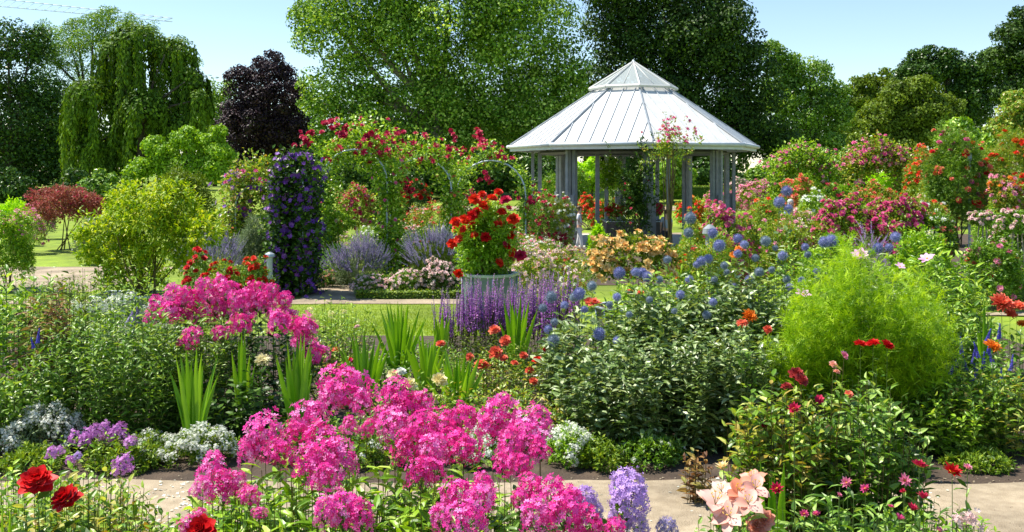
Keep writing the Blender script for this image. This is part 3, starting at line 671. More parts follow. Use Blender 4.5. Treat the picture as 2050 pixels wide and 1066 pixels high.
for i in range(8):
    b = MB(); A, D_ = oc(RE + .02, zE + .03, i), oc(RT, zT + .03, i); b.tube([A, D_], [.042, .042], 6, smooth=False); h = b.build('hip_rib', MC['roofseam'], roof, org=tuple(pc))
    A, B_, C_, D_ = oc(RE, zE, i), oc(RE, zE, i + 1), oc(RT, zT, i + 1), oc(RT, zT, i)
    n_ = unit(np.cross(B_ - A, D_ - A)); ed = unit(B_ - A); up = unit(np.cross(n_, ed)); 
    W = np.linalg.norm(B_ - A); wt = np.linalg.norm(C_ - D_); Hs = np.dot(D_ - A, up)
    b = MB()
    for q in range(1, 8):
        s = W * q / 8; m_ = (W - wt) / 2
        hh = Hs if m_ <= s <= W - m_ else Hs * min(s, W - s) / m_
        p0 = A + ed * s + n_ * .012; p1 = p0 + up * (hh - .05); s2 = ed * .011
        b.add([p0 - s2, p0 + s2, p1 + s2, p1 - s2, p0 - s2 + n_ * .03, p0 + s2 + n_ * .03, p1 + s2 + n_ * .03, p1 - s2 + n_ * .03], [(4, 5, 6, 7), (0, 1, 5, 4), (1, 2, 6, 5), (2, 3, 7, 6), (3, 0, 4, 7)], 0)
    b.build('standing_seam', MC['fascia'], roof, org=tuple(pc))
b = MB()
for i in range(8):
    q = [oc(RE + .04, zE - .02, i), oc(RE + .04, zE - .02, i + 1), oc(RE + .04, zE - .25, i + 1), oc(RE + .04, zE - .25, i), oc(RE - .08, zE - .02, i), oc(RE - .08, zE - .02, i + 1), oc(RE - .08, zE - .25, i + 1), oc(RE - .08, zE - .25, i)]
    b.add(q, [(3, 2, 1, 0), (4, 5, 6, 7), (0, 1, 5, 4), (2, 3, 7, 6)], 0)
b.build('fascia', MC['fascia'], pav)
b = MB()
for i in range(8):
    b.tube([oc(RE + .13, zE - .06, i), oc(RE + .13, zE - .06, i + 1)], [.075, .075], 8)
b.build('gutter', MC['fascia'], pav)
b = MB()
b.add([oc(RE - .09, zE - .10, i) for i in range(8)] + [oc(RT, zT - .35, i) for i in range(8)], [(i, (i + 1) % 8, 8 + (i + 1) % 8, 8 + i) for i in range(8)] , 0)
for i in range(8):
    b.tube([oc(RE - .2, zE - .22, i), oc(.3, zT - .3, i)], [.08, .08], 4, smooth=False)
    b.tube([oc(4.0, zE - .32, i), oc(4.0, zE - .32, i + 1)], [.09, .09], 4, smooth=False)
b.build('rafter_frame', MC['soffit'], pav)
b = MB()
RL = 1.84
for i in range(8):
    b.add([oc(RL, 5.47, i), oc(RL, 5.47, i + 1), np.array((pc[0], pc[1], 6.60))], [(0, 1, 2)], 0)
lan = b.build('lantern', MC['lanternglass'], pav)
b = MB()
for i in range(8):
    b.tube([oc(RL + .03, 5.475, i), (pc[0], pc[1], 6.63)], [.045, .035], 5, smooth=False)
    b.tube([oc(RL + .03, 5.45, i), oc(RL + .03, 5.45, i + 1)], [.07, .07], 5, smooth=False)
    m1 = (oc(RL, 5.48, i) + oc(RL, 5.48, i + 1)) / 2; b.tube([m1, (pc[0], pc[1], 6.60)], [.02, .02], 4)
b.build('lantern_frame', MC['roofwhite'], lan, org=tuple(pc))
b = MB()
b.add([oc(RT - .05, 5.15, i) for i in range(8)] + [oc(RT - .05, 5.45, i) for i in range(8)], [(i, (i + 1) % 8, 8 + (i + 1) % 8, 8 + i) for i in range(8)], 0)
b.build('lantern_drum', MC['roofseam'], lan, org=tuple(pc))
b = MB(); b.add([(pc[0], pc[1], 6.60)], [], 0); b.lathe((pc[0], pc[1], 6.58), [(.07, 0), (.07, .06), (.02, .13)], 8); b.build('finial', MC['fascia'], lan, org=tuple(pc))
gz = pc[2]
for i in range(8):
    for (dr, da, wd, top) in ((0, -.030, .15, zE - .26), (0, .030, .15, zE - .26), (.30, 0, .13, zE - .26), (.17, .045, .17, 1.0)):
        b = MB(); q = oc(4.0 + dr, 0, i, da); a = TH0 + i * PI / 4
        b.box((q[0], q[1], (gz + top) / 2), (wd, wd, top - gz), a, 0, bev=.008); b.build('post', MC['timber'], pav)
for px, dd in ((1196, 39.6), (1338, 39.6), (1214, 44.8), (1316, 44.8)):
    b = MB(); b.box((X(px, dd), dd, (gz + zE - .3) / 2), (.16, .16, zE - .3 - gz), 0, 0, bev=.008); b.build('post', MC['timber'], pav)
b = MB(); b.lathe((pc[0], pc[1], gz), [(4.7, 0), (4.7, .10), (4.62, .12), (0.01, .12)], 8, rot=TH0); b.build('floor_slab', MC['stone'], pav)

def tub(name, label, px, d, w, h, mat='tubmetal', n=12, group=None, shape='round', zbase=None):
    loc = GP(px, d)
    root = empty(name, loc, label, 'planter', group); b = MB()
    r = w / 2
    if shape == 'round':
        b.lathe(loc, [(r * .02, .02), (r * .9, .02), (r * .93, h * .5), (r * .97, h * .97), (r * .90, h * .97), (r * .88, h * .86)], n, rot=.13)
        b.build('body', MC[mat], root)
        b = MB(); b.lathe(loc, [(r * .91, h * .95), (r * 1.04, h * .95), (r * 1.05, h * 1.0), (r * .91, h * 1.0), (r * .91, h * .95)], n, rot=.13); b.build('rim', MC['zinc'], root)
        b = MB()
        for k in range(n):
            a = .13 + k * 2 * PI / n; e = np.array((math.cos(a), math.sin(a), 0)); b.tube([loc + e * r * .915 + [0, 0, .04], loc + e * r * .985 + [0, 0, h * .94]], [.014, .014], 5)
        b.build('ribs_band', MC['zinc'], root)
        b = MB(); b.lathe(loc, [(r * .89, h * .88), (.01, h * .92)], n, rot=.13); b.build('soil_fill', MC['soil'], root)
    else:
        b.box(loc + [0, 0, h / 2], (w, w * .7, h), 0, 0, bev=.015); b.build('body', MC[mat], root)
        b = MB()
        for sx, sy, dx, dy in ((0, 1, w * 1.04, .05), (0, -1, w * 1.04, .05), (1, 0, .05, w * .7), (-1, 0, .05, w * .7)):
            b.box(loc + [sx * w / 2, sy * w * .35, h + .02], (dx, dy, .045), 0, 0, bev=.006)
        b.build('rim', MC['zinc'], root)
    return root, loc + [0, 0, h]
tub('planter_box', 'long dark planter box standing inside the pavilion, filled with red flowers', 1268, 39.2, 2.3, 1.05, 'darkbox', shape='box')

# ------------------------------------------------------------------ rose arches and climbers
def hoop_arch(name, label, px0, px1, d, top, fol, flist, depth=.7, group=None, fd=1.0, legs=(1, 1), thick=.22, topthick=.3, leaf=.07, frame='hoop', explicit=None, T=TDw, ntw=None, tfol=1.0, legfrac=0.0):
    """metal hoops with foliage along legs and over the top. px0/px1 leg columns, top = row of the hoop crown"""
    g0 = GP(px0, d); g1 = GP(px1, d); c = (g0 + g1) / 2; root = empty(name, c, label, 'rose arch' if 'rose' in name else 'arch', group)
    Wd = (g1[0] - g0[0]) / 2; zt = Z(top, d); zs = zt - Wd
    path = []
    for t in np.linspace(0, 1, 6)[:-1]: path.append((-Wd, g0[2] + (zs - g0[2]) * t))
    for a in np.linspace(PI, 0, 13): path.append((Wd * math.cos(a), zs + Wd * math.sin(a)))
    for t in np.linspace(1, 0, 6)[1:]: path.append((Wd, g1[2] + (zs - g1[2]) * t))
    path = np.array(path)
    for sy in (-1, 1):
        b = MB(); b.tube(np.stack([c[0] + path[:, 0], np.full(len(path), d + sy * depth / 2), path[:, 1]], 1), .024, 8); b.build('hoop', MC[frame], root)
    for k in range(1, len(path) - 1, 2):
        b = MB(); b.tube([(c[0] + path[k, 0], d - depth / 2, path[k, 1]), (c[0] + path[k, 0], d + depth / 2, path[k, 1])], .014, 5); b.build('rung', MC[frame], root)
    # climbing foliage
    seg = np.linalg.norm(np.diff(path, axis=0), axis=1); S = np.concatenate([[0], np.cumsum(seg)]); tot = S[-1]
    n = ntw or int(260 * tot * fd); s = RG.random(n) * tot
    if not legs[0]: s = legs_cut(s, S[5], tot)
    x = np.interp(s, S, path[:, 0]); z = np.interp(s, S, path[:, 1])
    on_l = s < S[5]; on_r = s > S[17]; on_t = ~(on_l | on_r)
    keep = np.ones(n, bool)
    if 'rose' in label and 'row' in str(group): keep &= (np.sin(x * 6.1 + z * 4.3 + d) + np.sin(z * 7.7 - x * 5.1 + 2 * d) + RG.normal(0, .5, n)) > -.75
    if not legs[0]: keep &= ~on_l
    if not legs[1]: keep &= ~on_r
    keep &= ~(on_t & (RG.random(n) > tfol))
    x, z, on_t = x[keep], z[keep], on_t[keep]; n = len(x)
    th = np.where(on_t, topthick, thick) * (1 + .4 * np.sin(z * 5 + x * 3 + d) + .3 * np.sin(z * 9 - x * 7))
    v = unit(RG.normal(0, 1, (n, 3))); rr = RG.random(n) ** .5
    yy = RG.uniform(-depth / 2 - .15, depth / 2 + .1, n)
    p = np.stack([c[0] + x + v[:, 0] * th * rr, d + yy + v[:, 1] * th * .8 * rr, z + v[:, 2] * th * rr + np.where(on_t, th * .35, 0)], 1)
    out = unit(v + [0, -.2, .35])
    m_ = 4; q = p[:, None] + RG.normal(0, .09, (n, m_, 3)); dv = out[:, None] + RG.normal(0, .7, (n, m_, 3))
    b = MB(); qq = q.reshape(-1, 3); k = qq[:, 2] > c[2] + .05
    b.inst(T, qq[k], frames(dv.reshape(-1, 3)[k]), RG.uniform(.7, 1.2, k.sum()) * leaf, 0)
    # woody climbing stems
    for lg, gx in ((legs[0], -Wd), (legs[1], Wd)):
        if lg:
            for q_ in range(4):
                zz = np.linspace(c[2], zs, 7); b.tube(np.stack([c[0] + gx + .06 * np.sin(zz * 3 + q_ * 2), np.full(7, d - depth / 2 + q_ * depth / 3) + .05 * np.cos(zz * 4 + q_), zz], 1), [.018] * 7, 5, 1)
    b.build('foliage', [MC[fol], MC['stemred']], root)
    outer = rr > .55; po, no = p[outer], out[outer]
    for (kind, mt, cnt, sz, zlo, zhi) in flist:
        ok = (po[:, 2] >= Z(zlo, d)) & (po[:, 2] <= Z(zhi, d)); pp, nn = po[ok], no[ok]
        pp, nn = pick(pp, nn, cnt, .6) if len(pp) else (pp, nn)
        put_many(root, kind, mt, pp, nn, sz, (0, -.5, .2), .05)
    if explicit:
        for (px, py, kind, mt, sz) in explicit:
            for q_ in range(5):
                a_ = P(px + RG.normal(0, 9), py + RG.normal(0, 6), d - depth / 2 - RG.uniform(.1, .5)); put_flower(root, kind, mt, a_, RG.normal(0, .4, 3) + [0, -.6, .6], sz * RG.uniform(1.1, 1.6))
    return root
def legs_cut(s, lo, tot): return s

# clematis arch (deep purple) - a narrow covered pillar leaning into an arch
hoop_arch('clematis_arch', 'tall narrow arch smothered in deep purple clematis beside the gravel path', 566, 614, 24.2, 345, 'g_dark',
          [('clem', 'clematis', 800, .075, 590, 310), ('clem', 'violet', 400, .07, 590, 310), ('clem', 'lilacpink', 30, .06, 590, 310)], depth=.9, thick=.27, topthick=.34, leaf=.12, T=TDw, ntw=3900)
b2_ = bpy.data.objects['clematis_arch']
hoop_arch('climbing_rose_arch', 'low arch of pink roses and purple clematis behind the purple arch', 478, 560, 31, 372, 'g_rosy',
          [('rose_far', 'rosepink', 90, .07, 430, 335), ('clem', 'violet', 150, .10, 450, 345), ('rose_far', 'blush', 30, .06, 400, 335)], thick=.5, topthick=.6, leaf=.12, ntw=3200)
hoop_arch('rose_arch', 'tall crimson rose arch nearest the purple clematis, biggest rose clusters on top', 650, 778, 27.0, 300, 'g_fresh',
          [('rose_far', 'crimson', 70, .10, 330, 235), ('rose_far', 'rosepink', 50, .06, 520, 320), ('rose_low', 'blush', 20, .05, 540, 400)], thick=.38, topthick=.56, leaf=.11, ntw=3900, group='metal rose arches in a row',
          explicit=[(658, 250, 'rose_low', 'crimson', .075), (624, 268, 'rose_low', 'crimson', .07), (612, 290, 'rose_low', 'crimson', .07), (690, 268, 'rose_low', 'crimson', .07), (735, 276, 'rose_low', 'crimson', .07), (700, 256, 'rose_low', 'crimson', .06), (610, 274, 'rose_low', 'crimson', .05)])
hoop_arch('rose_arch', 'middle rose arch with red blooms, its pale hoop showing bare at the top', 785, 905, 28.5, 318, 'g_fresh',
          [('rose_far', 'crimson', 45, .095, 330, 250), ('rose_far', 'coral', 45, .06, 460, 330)], thick=.34, topthick=.42, leaf=.11, ntw=3000, tfol=.75, group='metal rose arches in a row',
          explicit=[(800, 268, 'rose_low', 'crimson', .075), (788, 282, 'rose_low', 'crimson', .065), (818, 380, 'rose_low', 'crimson', .075), (835, 395, 'rose_low', 'red', .07), (808, 372, 'rose_low', 'crimson', .07), (893, 280, 'rose_low', 'crimson', .06), (902, 296, 'rose_low', 'crimson', .05)])
hoop_arch('rose_arch', 'rose arch nearest the pavilion with thin foliage and a bare pale hoop', 915, 1052, 30.0, 322, 'g_fresh',
          [('rose_far', 'crimson', 36, .095, 330, 255), ('rose_far', 'crimson', 45, .07, 500, 370)], thick=.30, topthick=.34, leaf=.11, ntw=2200, tfol=.6, group='metal rose arches in a row',
          explicit=[(955, 272, 'rose_low', 'crimson', .08), (972, 358, 'rose_low', 'crimson', .08), (930, 300, 'rose_low', 'crimson', .05), (1062, 405, 'rose_low', 'crimson', .07)])
hoop_arch('rose_arch', 'far rose arch at right with pink blooms on its left shoulder', 1562, 1655, 48, 325, 'g_fresh',
          [('rose_far', 'pink', 110, .10, 370, 285), ('rose_far', 'rosepink', 50, .11, 335, 285)], thick=.7, topthick=.8, leaf=.15, ntw=3000, group='pink rose arches in the far right')
hoop_arch('rose_arch', 'far rose arch at right crowned with a dense mass of magenta roses', 1712, 1812, 47, 318, 'g_rosy',
          [('rose_far', 'rosepink', 170, .13, 335, 270), ('rose_far', 'pink', 120, .11, 400, 280)], thick=.65, topthick=.8, leaf=.15, ntw=3000, group='pink rose arches in the far right')

# ------------------------------------------------------------------ mid-garden bushes
def bush(name, label, px, d, top, wpx, fol, flist, ntw=420, npt=6, leaf=.05, T=TD, cat='bush', group=None, bottom=None, lump=.25, ry=None, explicit=None, shell=(.62, 1.0), front=.35, boxy=0.0, pot=None, nmax=100, zmin=-.6, trunks=0):
    loc = GP(px, d); z0 = loc[2] if bottom is None else Z(bottom, d); zt = Z(top, d)
    if d > 18: leaf *= 1.35; ntw = int(ntw * 1.5); flist = [(f[0], f[1], int(f[2] * 2.4), f[3] * 1.05, *f[4:]) for f in flist]
    rz = max(.08, (zt - z0) / 2); rx = wpx / 2 / F * d; c = np.array((loc[0], d, z0 + rz)); ry = ry or rx * .9
    root = empty(name, loc, label, cat, group); b = MB()
    pts, nr, v = shrub(b, c, rx, ry, rz, ntw, npt, T, leaf, 0, zmin=zmin, lump=lump, shell=shell, boxy=boxy, floor=max(loc[2], z0) + .01 if bottom is None else None)
    nb = trunks or 7
    foot = loc + RG.normal(0, rx * .12, (nb, 3)) * [1, 1, 0]; foot[:, 2] = loc[2]
    b.stems(foot, c + RG.normal(0, .4, (nb, 3)) * [rx, ry, rz], .006 + .012 * rz if not trunks else .03, 1)
    b.build('foliage', [MC[fol], MC['stemred']], root)
    for (kind, mt, cnt, sz, *zz) in flist:
        pp, nn = pts, nr
        if zz: ok = (pts[:, 2] <= z0 + 2 * rz * zz[1] * 1.3) & (pts[:, 2] >= z0 + 2 * rz * zz[0]); pp, nn = pts[ok], nr[ok]
        if not len(pp): continue
        pp, nn = pick(pp, nn, cnt, front)
        put_many(root, kind, mt, pp, nn, sz, off=leaf * .4)
    if explicit:
        for (ex, ey, kind, mt, sz) in explicit: put_flower(root, kind, mt, P(ex, ey, d - ry * .7 + RG.uniform(-.1, .1)), RG.normal(0, .25, 3) + [0, -.6, .7], sz * 1.12)
    return root

rf = 'rose_far'
BUSH = [
 # name, label, px, d, top, w, fol, flowers, kwargs
 ('red_leaf_bush', 'red-leaved bush on a short stem in the left background', 132, 38, 376, 135, 'leaf_red', [(rf, 'crimson', 22, .07)], dict(bottom=452, ntw=900, leaf=.10, trunks=5)),
 ('shrub_rose', 'green bush with pale pink top at the left edge beside the grass', 18, 25, 425, 95, 'g_fresh', [(rf, 'pink', 40, .04, .7, 1.0)], dict(ntw=900, leaf=.07)),
 ('shrub_rose', 'soft pink rose bush behind the bush at the left edge', 50, 36, 420, 70, 'g_rosy', [(rf, 'pink', 60, .06)], dict(leaf=.06)),
 ('olive_shrub', 'dull green shrub behind the yellow bush', 372, 36, 335, 110, 'g_olive', [], dict(ntw=1100, leaf=.09)),
 ('ornamental_grass', 'grey-green upright tuft left of the purple arch', 506, 25, 455, 60, 'g_sage', [], dict(ntw=700, npt=6, leaf=.16, T=TS)),
 ('floribunda_rose', 'scarlet rose bush at the left end of the red row by the yellow bush', 395, 15.5, 515, 70, 'g_mid', [('rose_low', 'red', 34, .055, .35, 1)], dict(ntw=620, leaf=.05)),
 ('floribunda_rose', 'scarlet rose bush in the middle of the red row left of the arch post', 450, 15.2, 528, 80, 'g_rosy', [('rose_low', 'red', 34, .055, .35, 1)], dict(ntw=620, leaf=.05)),
 ('floribunda_rose', 'scarlet rose bush at the right end of the red row touching the arch post', 505, 15.4, 512, 70, 'g_mid', [('rose_low', 'scarlet', 34, .055, .35, 1)], dict(ntw=620, leaf=.05)),
 ('rambler_rose', 'magenta rose hanging behind the first rose arch', 715, 34, 378, 90, 'g_rosy', [(rf, 'crimson', 60, .075), (rf, 'rosepink', 25, .07)], dict(ntw=700, bottom=480, leaf=.08)),
 ('floribunda_rose', 'red rose bush seen through the middle arch', 828, 36, 372, 70, 'g_dark', [(rf, 'red', 30, .09)], dict(ntw=500, leaf=.08)),
 ('floribunda_rose', 'coral and white rose bush seen through the middle arch near the path', 790, 32, 440, 90, 'g_rosy', [(rf, 'coral', 30, .05), (rf, 'white', 30, .05)], dict(ntw=600, leaf=.06)),
 ('floribunda_rose', 'salmon rose bush behind the red potted rose', 862, 34, 410, 90, 'g_rosy', [(rf, 'coral', 55, .055), (rf, 'blush', 25, .05)], dict(ntw=600, leaf=.06)),
 ('floribunda_rose', 'pale pink rose bush with red blooms left of the potted rose', 838, 30, 455, 100, 'g_mid', [(rf, 'blush', 45, .05), (rf, 'red', 10, .06)], dict(ntw=600, leaf=.06)),
 ('floribunda_rose', 'red rose bush between the third arch leg and the white rose', 1085, 33, 400, 50, 'g_mid', [(rf, 'crimson', 25, .07)], dict(ntw=400, leaf=.06)),
 ('climbing_rose', 'white rose climbing beside the left pavilion post', 1125, 33.5, 392, 52, 'g_rosy', [(rf, 'white', 30, .06), (rf, 'crimson', 14, .08)], dict(ntw=700, leaf=.07, T=TC)),
 ('floribunda_rose', 'dusky red rose bush at the foot of the third arch', 1020, 33, 440, 60, 'g_mid', [(rf, 'crimson', 30, .06)], dict(ntw=500, leaf=.06)),
 ('lavender_bush', 'lavender mound with blue-violet top left of the potted rose', 872, 25.5, 482, 95, 'g_olive', [('spike', 'lavender', 110, .42, .45, 1)], dict(ntw=900, leaf=.08, T=TS)),
 ('lavender_bush', 'low lavender mound right of the purple arch behind the hedge', 712, 25.5, 508, 90, 'g_sage', [('spike', 'lavender', 110, .42, .45, 1)], dict(ntw=700, leaf=.08, T=TS)),
 ('lavender_bush', 'lavender mound behind the red roses on the left', 424, 23.5, 490, 100, 'g_sage', [('spike', 'lavender', 110, .42, .45, 1)], dict(ntw=800, leaf=.08, T=TS)),
 ('herb_bush', 'yellow-green herb clump right of the purple arch', 668, 26.5, 500, 70, 'g_lime', [(rf, 'lilac', 12, .04)], dict(ntw=600, leaf=.06)),
 ('catmint_bush', 'hazy green and lilac clump under the first arch', 735, 29, 480, 80, 'g_sage', [('spike', 'lilac', 60, .3)], dict(ntw=600, leaf=.07, T=TS)),
 ('patio_rose', 'low pale pink rose bush at the left end of the hedge bed', 745, 23.9, 552, 80, 'g_mid', [(rf, 'blush', 55, .045)], dict(ntw=500, leaf=.045)),
 ('patio_rose', 'low pale pink rose bush in the middle of the hedge bed', 812, 23.9, 545, 90, 'g_mid', [(rf, 'blush', 60, .05)], dict(ntw=560, leaf=.045)),
 ('patio_rose', 'pale pink rose bush next to the potted red rose', 880, 23.8, 525, 80, 'g_dark', [(rf, 'blush', 65, .055)], dict(ntw=560, leaf=.05)),
 ('patio_rose', 'tiny peach-pink rose bush beside the purple arch foot', 652, 25.6, 545, 45, 'g_mid', [(rf, 'apricot', 22, .05)], dict(ntw=300, leaf=.045)),
 ('carpet_rose', 'pale pink rose bush directly right of the grey tub', 1068, 20, 500, 90, 'g_rosy', [(rf, 'blush', 85, .045)], dict(ntw=700, leaf=.045)),
 ('carpet_rose', 'salmon-pink rose bush between the grey tub and the peach begonias', 1125, 21.5, 498, 95, 'g_rosy', [(rf, 'coral', 45, .045), (rf, 'blush', 50, .05)], dict(ntw=700, leaf=.045)),
 ('carpet_rose', 'white and pink rose bush in front of the left pavilion post', 1085, 27, 480, 110, 'g_rosy', [(rf, 'white', 50, .05), (rf, 'pink', 45, .05)], dict(ntw=700, leaf=.05)),
 ('fern', 'bright green leafy clump right of the white-clad person by the pavilion', 1196, 33, 458, 30, 'g_lime', [], dict(ntw=300, leaf=.12)),
 ('geranium_bush', 'orange-red flowers behind the pavilion left bay', 1180, 50, 396, 50, 'g_mid', [(rf, 'scarlet', 60, .10)], dict(ntw=400, leaf=.10)),
 ('geranium_bush', 'orange-red flower bush visible through the pavilion right bay', 1385, 50, 400, 60, 'g_fresh', [(rf, 'scarlet', 45, .10), (rf, 'orange', 25, .1)], dict(ntw=400, leaf=.10)),
 ('geranium_bush', 'red flowers filling the left part of the dark planter box', 1238, 39.2, 412, 50, 'g_mid', [(rf, 'red', 60, .07), (rf, 'coral', 20, .06)], dict(ntw=350, leaf=.07, bottom=438)),
 ('geranium_bush', 'crimson flowers filling the right part of the dark planter box', 1300, 39.2, 404, 50, 'g_mid', [(rf, 'crimson', 70, .08)], dict(ntw=350, leaf=.07, bottom=438)),
 ('climbing_rose', 'green climber trained up the middle of the pavilion', 1272, 37.0, 305, 66, 'g_dark', [(rf, 'crimson', 6, .07)], dict(ntw=520, leaf=.11, lump=.7, shell=(.1, 1.05))),
 ('climbing_rose', 'leafy climber inside the pavilion left of its middle', 1225, 40.5, 318, 52, 'g_fresh', [(rf, 'white', 8, .07)], dict(ntw=380, leaf=.12, bottom=395, lump=.6, shell=(.1, 1.05))),
 ('climbing_rose', 'thin climbing rose on the right front pavilion posts reaching over the eave', 1338, 36.3, 256, 80, 'g_rosy', [(rf, 'rosepink', 24, .085, .6, 1)], dict(ntw=150, leaf=.10, bottom=340, lump=.6, shell=(.1, 1.1), trunks=9)),
 ('flowering_bush', 'distant pink flower bed shrub right of the pavilion', 1515, 56, 368, 85, 'g_rosy', [(rf, 'pink', 95, .13)], dict(ntw=500, leaf=.11)),
 ('flowering_bush', 'distant pale shrub under the pink flowers right of the pavilion', 1480, 60, 362, 50, 'g_sage', [(rf, 'blush', 40, .1)], dict(ntw=400, leaf=.11)),
 ('shrub_rose', 'magenta-pink rose bush nearest the right pavilion posts', 1450, 19.5, 408, 90, 'g_rosy', [('rose_low', 'rosepink', 90, .055), (rf, 'pink', 20, .06)], dict(ntw=900, leaf=.05)),
 ('shrub_rose', 'pink rose bush low beside the pavilion, behind the first globe thistles', 1500, 21, 440, 70, 'g_rosy', [(rf, 'rosepink', 40, .05)], dict(ntw=700, leaf=.05)),
 ('green_shrub', 'round green bush with few red blooms left of the white-haired person', 1540, 24, 402, 110, 'g_rosy', [(rf, 'scarlet', 8, .07), (rf, 'crimson', 8, .06)], dict(ntw=1200, leaf=.06)),
 ('shrub_rose', 'white rose bush right of the white-haired person', 1625, 31, 388, 60, 'g_fresh', [(rf, 'white', 30, .08)], dict(ntw=600, leaf=.06)),
 ('shrub_rose', 'pale and pink rose bush below the white rose bush', 1612, 22, 425, 90, 'g_rosy', [(rf, 'blush', 40, .05), (rf, 'pink', 30, .05)], dict(ntw=800, leaf=.05)),
 ('shrub_rose', 'magenta rose bush left of the pair at right centre', 1690, 19, 400, 110, 'g_rosy', [('rose_low', 'rosepink', 80, .06)], dict(ntw=1100, leaf=.055)),
 ('shrub_rose', 'magenta rose bush right of the pair at right centre', 1795, 19, 396, 120, 'g_rosy', [('rose_low', 'rosepink', 95, .062)], dict(ntw=1100, leaf=.055)),
 ('flowering_bush', 'red and pink bush under the far left pink arch', 1600, 46, 355, 60, 'g_rosy', [(rf, 'coral', 60, .10)], dict(ntw=400, leaf=.09)),
 ('shrub_rose', 'orange-red rose bush between the far arches and the rose pillar', 1848, 40, 310, 70, 'g_rosy', [(rf, 'scarlet', 40, .10)], dict(ntw=900, leaf=.08)),
 ('rose_pillar', 'tall climbing rose on a metal post with scattered red blooms at right', 1915, 25, 270, 130, 'g_mid', [('rose_low', 'coral', 22, .075), ('rose_low', 'rosepink', 10, .07), ('rose_low', 'red', 8, .08)], dict(ntw=2300, leaf=.075, T=TC)),
 ('shrub_rose', 'tall bush with orange-red roses at the right edge', 2025, 30, 275, 120, 'g_rosy', [('rose_low', 'scarlet', 26, .11)], dict(ntw=2000, leaf=.08, T=TC)),
 ('shrub_rose', 'pink and orange rose bush right of the rose pillar', 2012, 23, 358, 70, 'g_rosy', [(rf, 'pink', 45, .06), (rf, 'orange', 20, .07)], dict(ntw=700, leaf=.06)),
 ('green_shrub', 'rounded low green shrub behind the pale standard rose', 1985, 21, 430, 60, 'g_fresh', [], dict(ntw=500, leaf=.05)),
 ('perennial_bush', 'leafy pink-flowered bush at the right edge below the standard rose', 1990, 13.6, 478, 110, 'g_mid', [('rose_low', 'pink', 16, .045), ('rose_low', 'coral', 8, .05)], dict(ntw=1100, leaf=.06)),
 ('lavender_bush', 'grey-lilac clump between the two magenta rose bushes', 1745, 15.5, 470, 60, 'g_sage', [('spike', 'lilac', 60, .25)], dict(ntw=500, leaf=.07, T=TS)),
 ('flowering_bush', 'red-tinted bush between pink arch and scarlet arch at right', 1755, 40, 372, 70, 'g_rosy', [(rf, 'coral', 50, .08)], dict(ntw=500, leaf=.08)),
 ('green_shrub', 'yellow-green bush seen inside the far magenta arch', 1765, 52, 345, 60, 'g_lime', [], dict(ntw=500, leaf=.1)),
 ('green_shrub', 'low green mound between the two far pink arches', 1685, 44, 370, 50, 'g_fresh', [(rf, 'crimson', 8, .08)], dict(ntw=500, leaf=.09)),
 ('shrub_rose', 'peach and white bush at the foot of the rose pillar', 1860, 23, 400, 80, 'g_rosy', [(rf, 'apricot', 25, .05), (rf, 'white', 15, .05), (rf, 'scarlet', 8, .07)], dict(ntw=700, leaf=.05)),
 ('green_shrub', 'leafy green bush behind the left globe thistles', 1420, 15, 470, 110, 'g_rosy', [(rf, 'coral', 14, .05)], dict(ntw=900, leaf=.06)),
 ('flowering_bush', 'pink flowering bush beyond the grass at the far left', 88, 44, 405, 50, 'g_sage', [(rf, 'pink', 40, .07)], dict(ntw=400, leaf=.07)),

 ('floribunda_rose', 'blush rose bush deep in the bed beneath the left half of the first arch', 690, 31, 470, 90, 'g_rosy', [(rf, 'blush', 50, .06)], dict(ntw=500, leaf=.06)),
 ('floribunda_rose', 'white and green bush beneath the right half of the first arch', 745, 30.5, 455, 80, 'g_fresh', [(rf, 'white', 40, .05)], dict(ntw=500, leaf=.06)),
 ('floribunda_rose', 'dusky pink rose bush behind the second arch leg', 795, 36, 420, 90, 'g_rosy', [(rf, 'coral', 40, .06), (rf, 'pink', 30, .06)], dict(ntw=500, leaf=.07)),
 ('floribunda_rose', 'salmon and cream rose bush under the middle arch, in front of the lavender', 845, 27.2, 500, 80, 'g_rosy', [(rf, 'blush', 40, .05), (rf, 'coral', 20, .05)], dict(ntw=500, leaf=.06)),
 ('floribunda_rose', 'tall red rose bush right behind the third arch', 945, 37, 390, 110, 'g_dark', [(rf, 'crimson', 55, .09)], dict(ntw=700, leaf=.08)),
 ('floribunda_rose', 'pink rose bush behind the potted scarlet rose, left of its stems', 925, 28, 470, 90, 'g_mid', [(rf, 'pink', 40, .05), (rf, 'blush', 30, .05)], dict(ntw=500, leaf=.06)),
 ('floribunda_rose', 'cream and pink rose bush under the third arch right leg', 1045, 28.6, 470, 80, 'g_rosy', [(rf, 'blush', 50, .05), (rf, 'crimson', 10, .06)], dict(ntw=500, leaf=.06)),
 ('floribunda_rose', 'crimson rose bush against the leftmost pavilion posts', 1085, 37.5, 392, 60, 'g_mid', [(rf, 'crimson', 35, .08)], dict(ntw=500, leaf=.07)),
 ('green_shrub', 'light green bush on the lawn beyond the purple arch', 415, 44, 420, 110, 'g_fresh', [(rf, 'pink', 20, .06)], dict(ntw=700, leaf=.09)),
 ('shrub_rose', 'pale bush between the red-leaved bush and the yellow bush', 190, 32, 440, 70, 'g_sage', [(rf, 'white', 25, .05)], dict(ntw=600, leaf=.07)),
 ('green_shrub', 'dark leafy bush right of the yellow bush behind the lavender', 420, 30, 445, 90, 'g_rosy', [(rf, 'coral', 25, .05)], dict(ntw=700, leaf=.07)),
 ('flowering_bush', 'grey-pink bush left of the purple arch behind the tall tuft', 470, 34, 440, 60, 'g_rosy', [(rf, 'blush', 30, .06)], dict(ntw=500, leaf=.07)),
 ('green_shrub', 'yellow-green bush behind the left-edge bush by the grass', 15, 40, 405, 70, 'g_lime', [], dict(ntw=600, leaf=.09)),
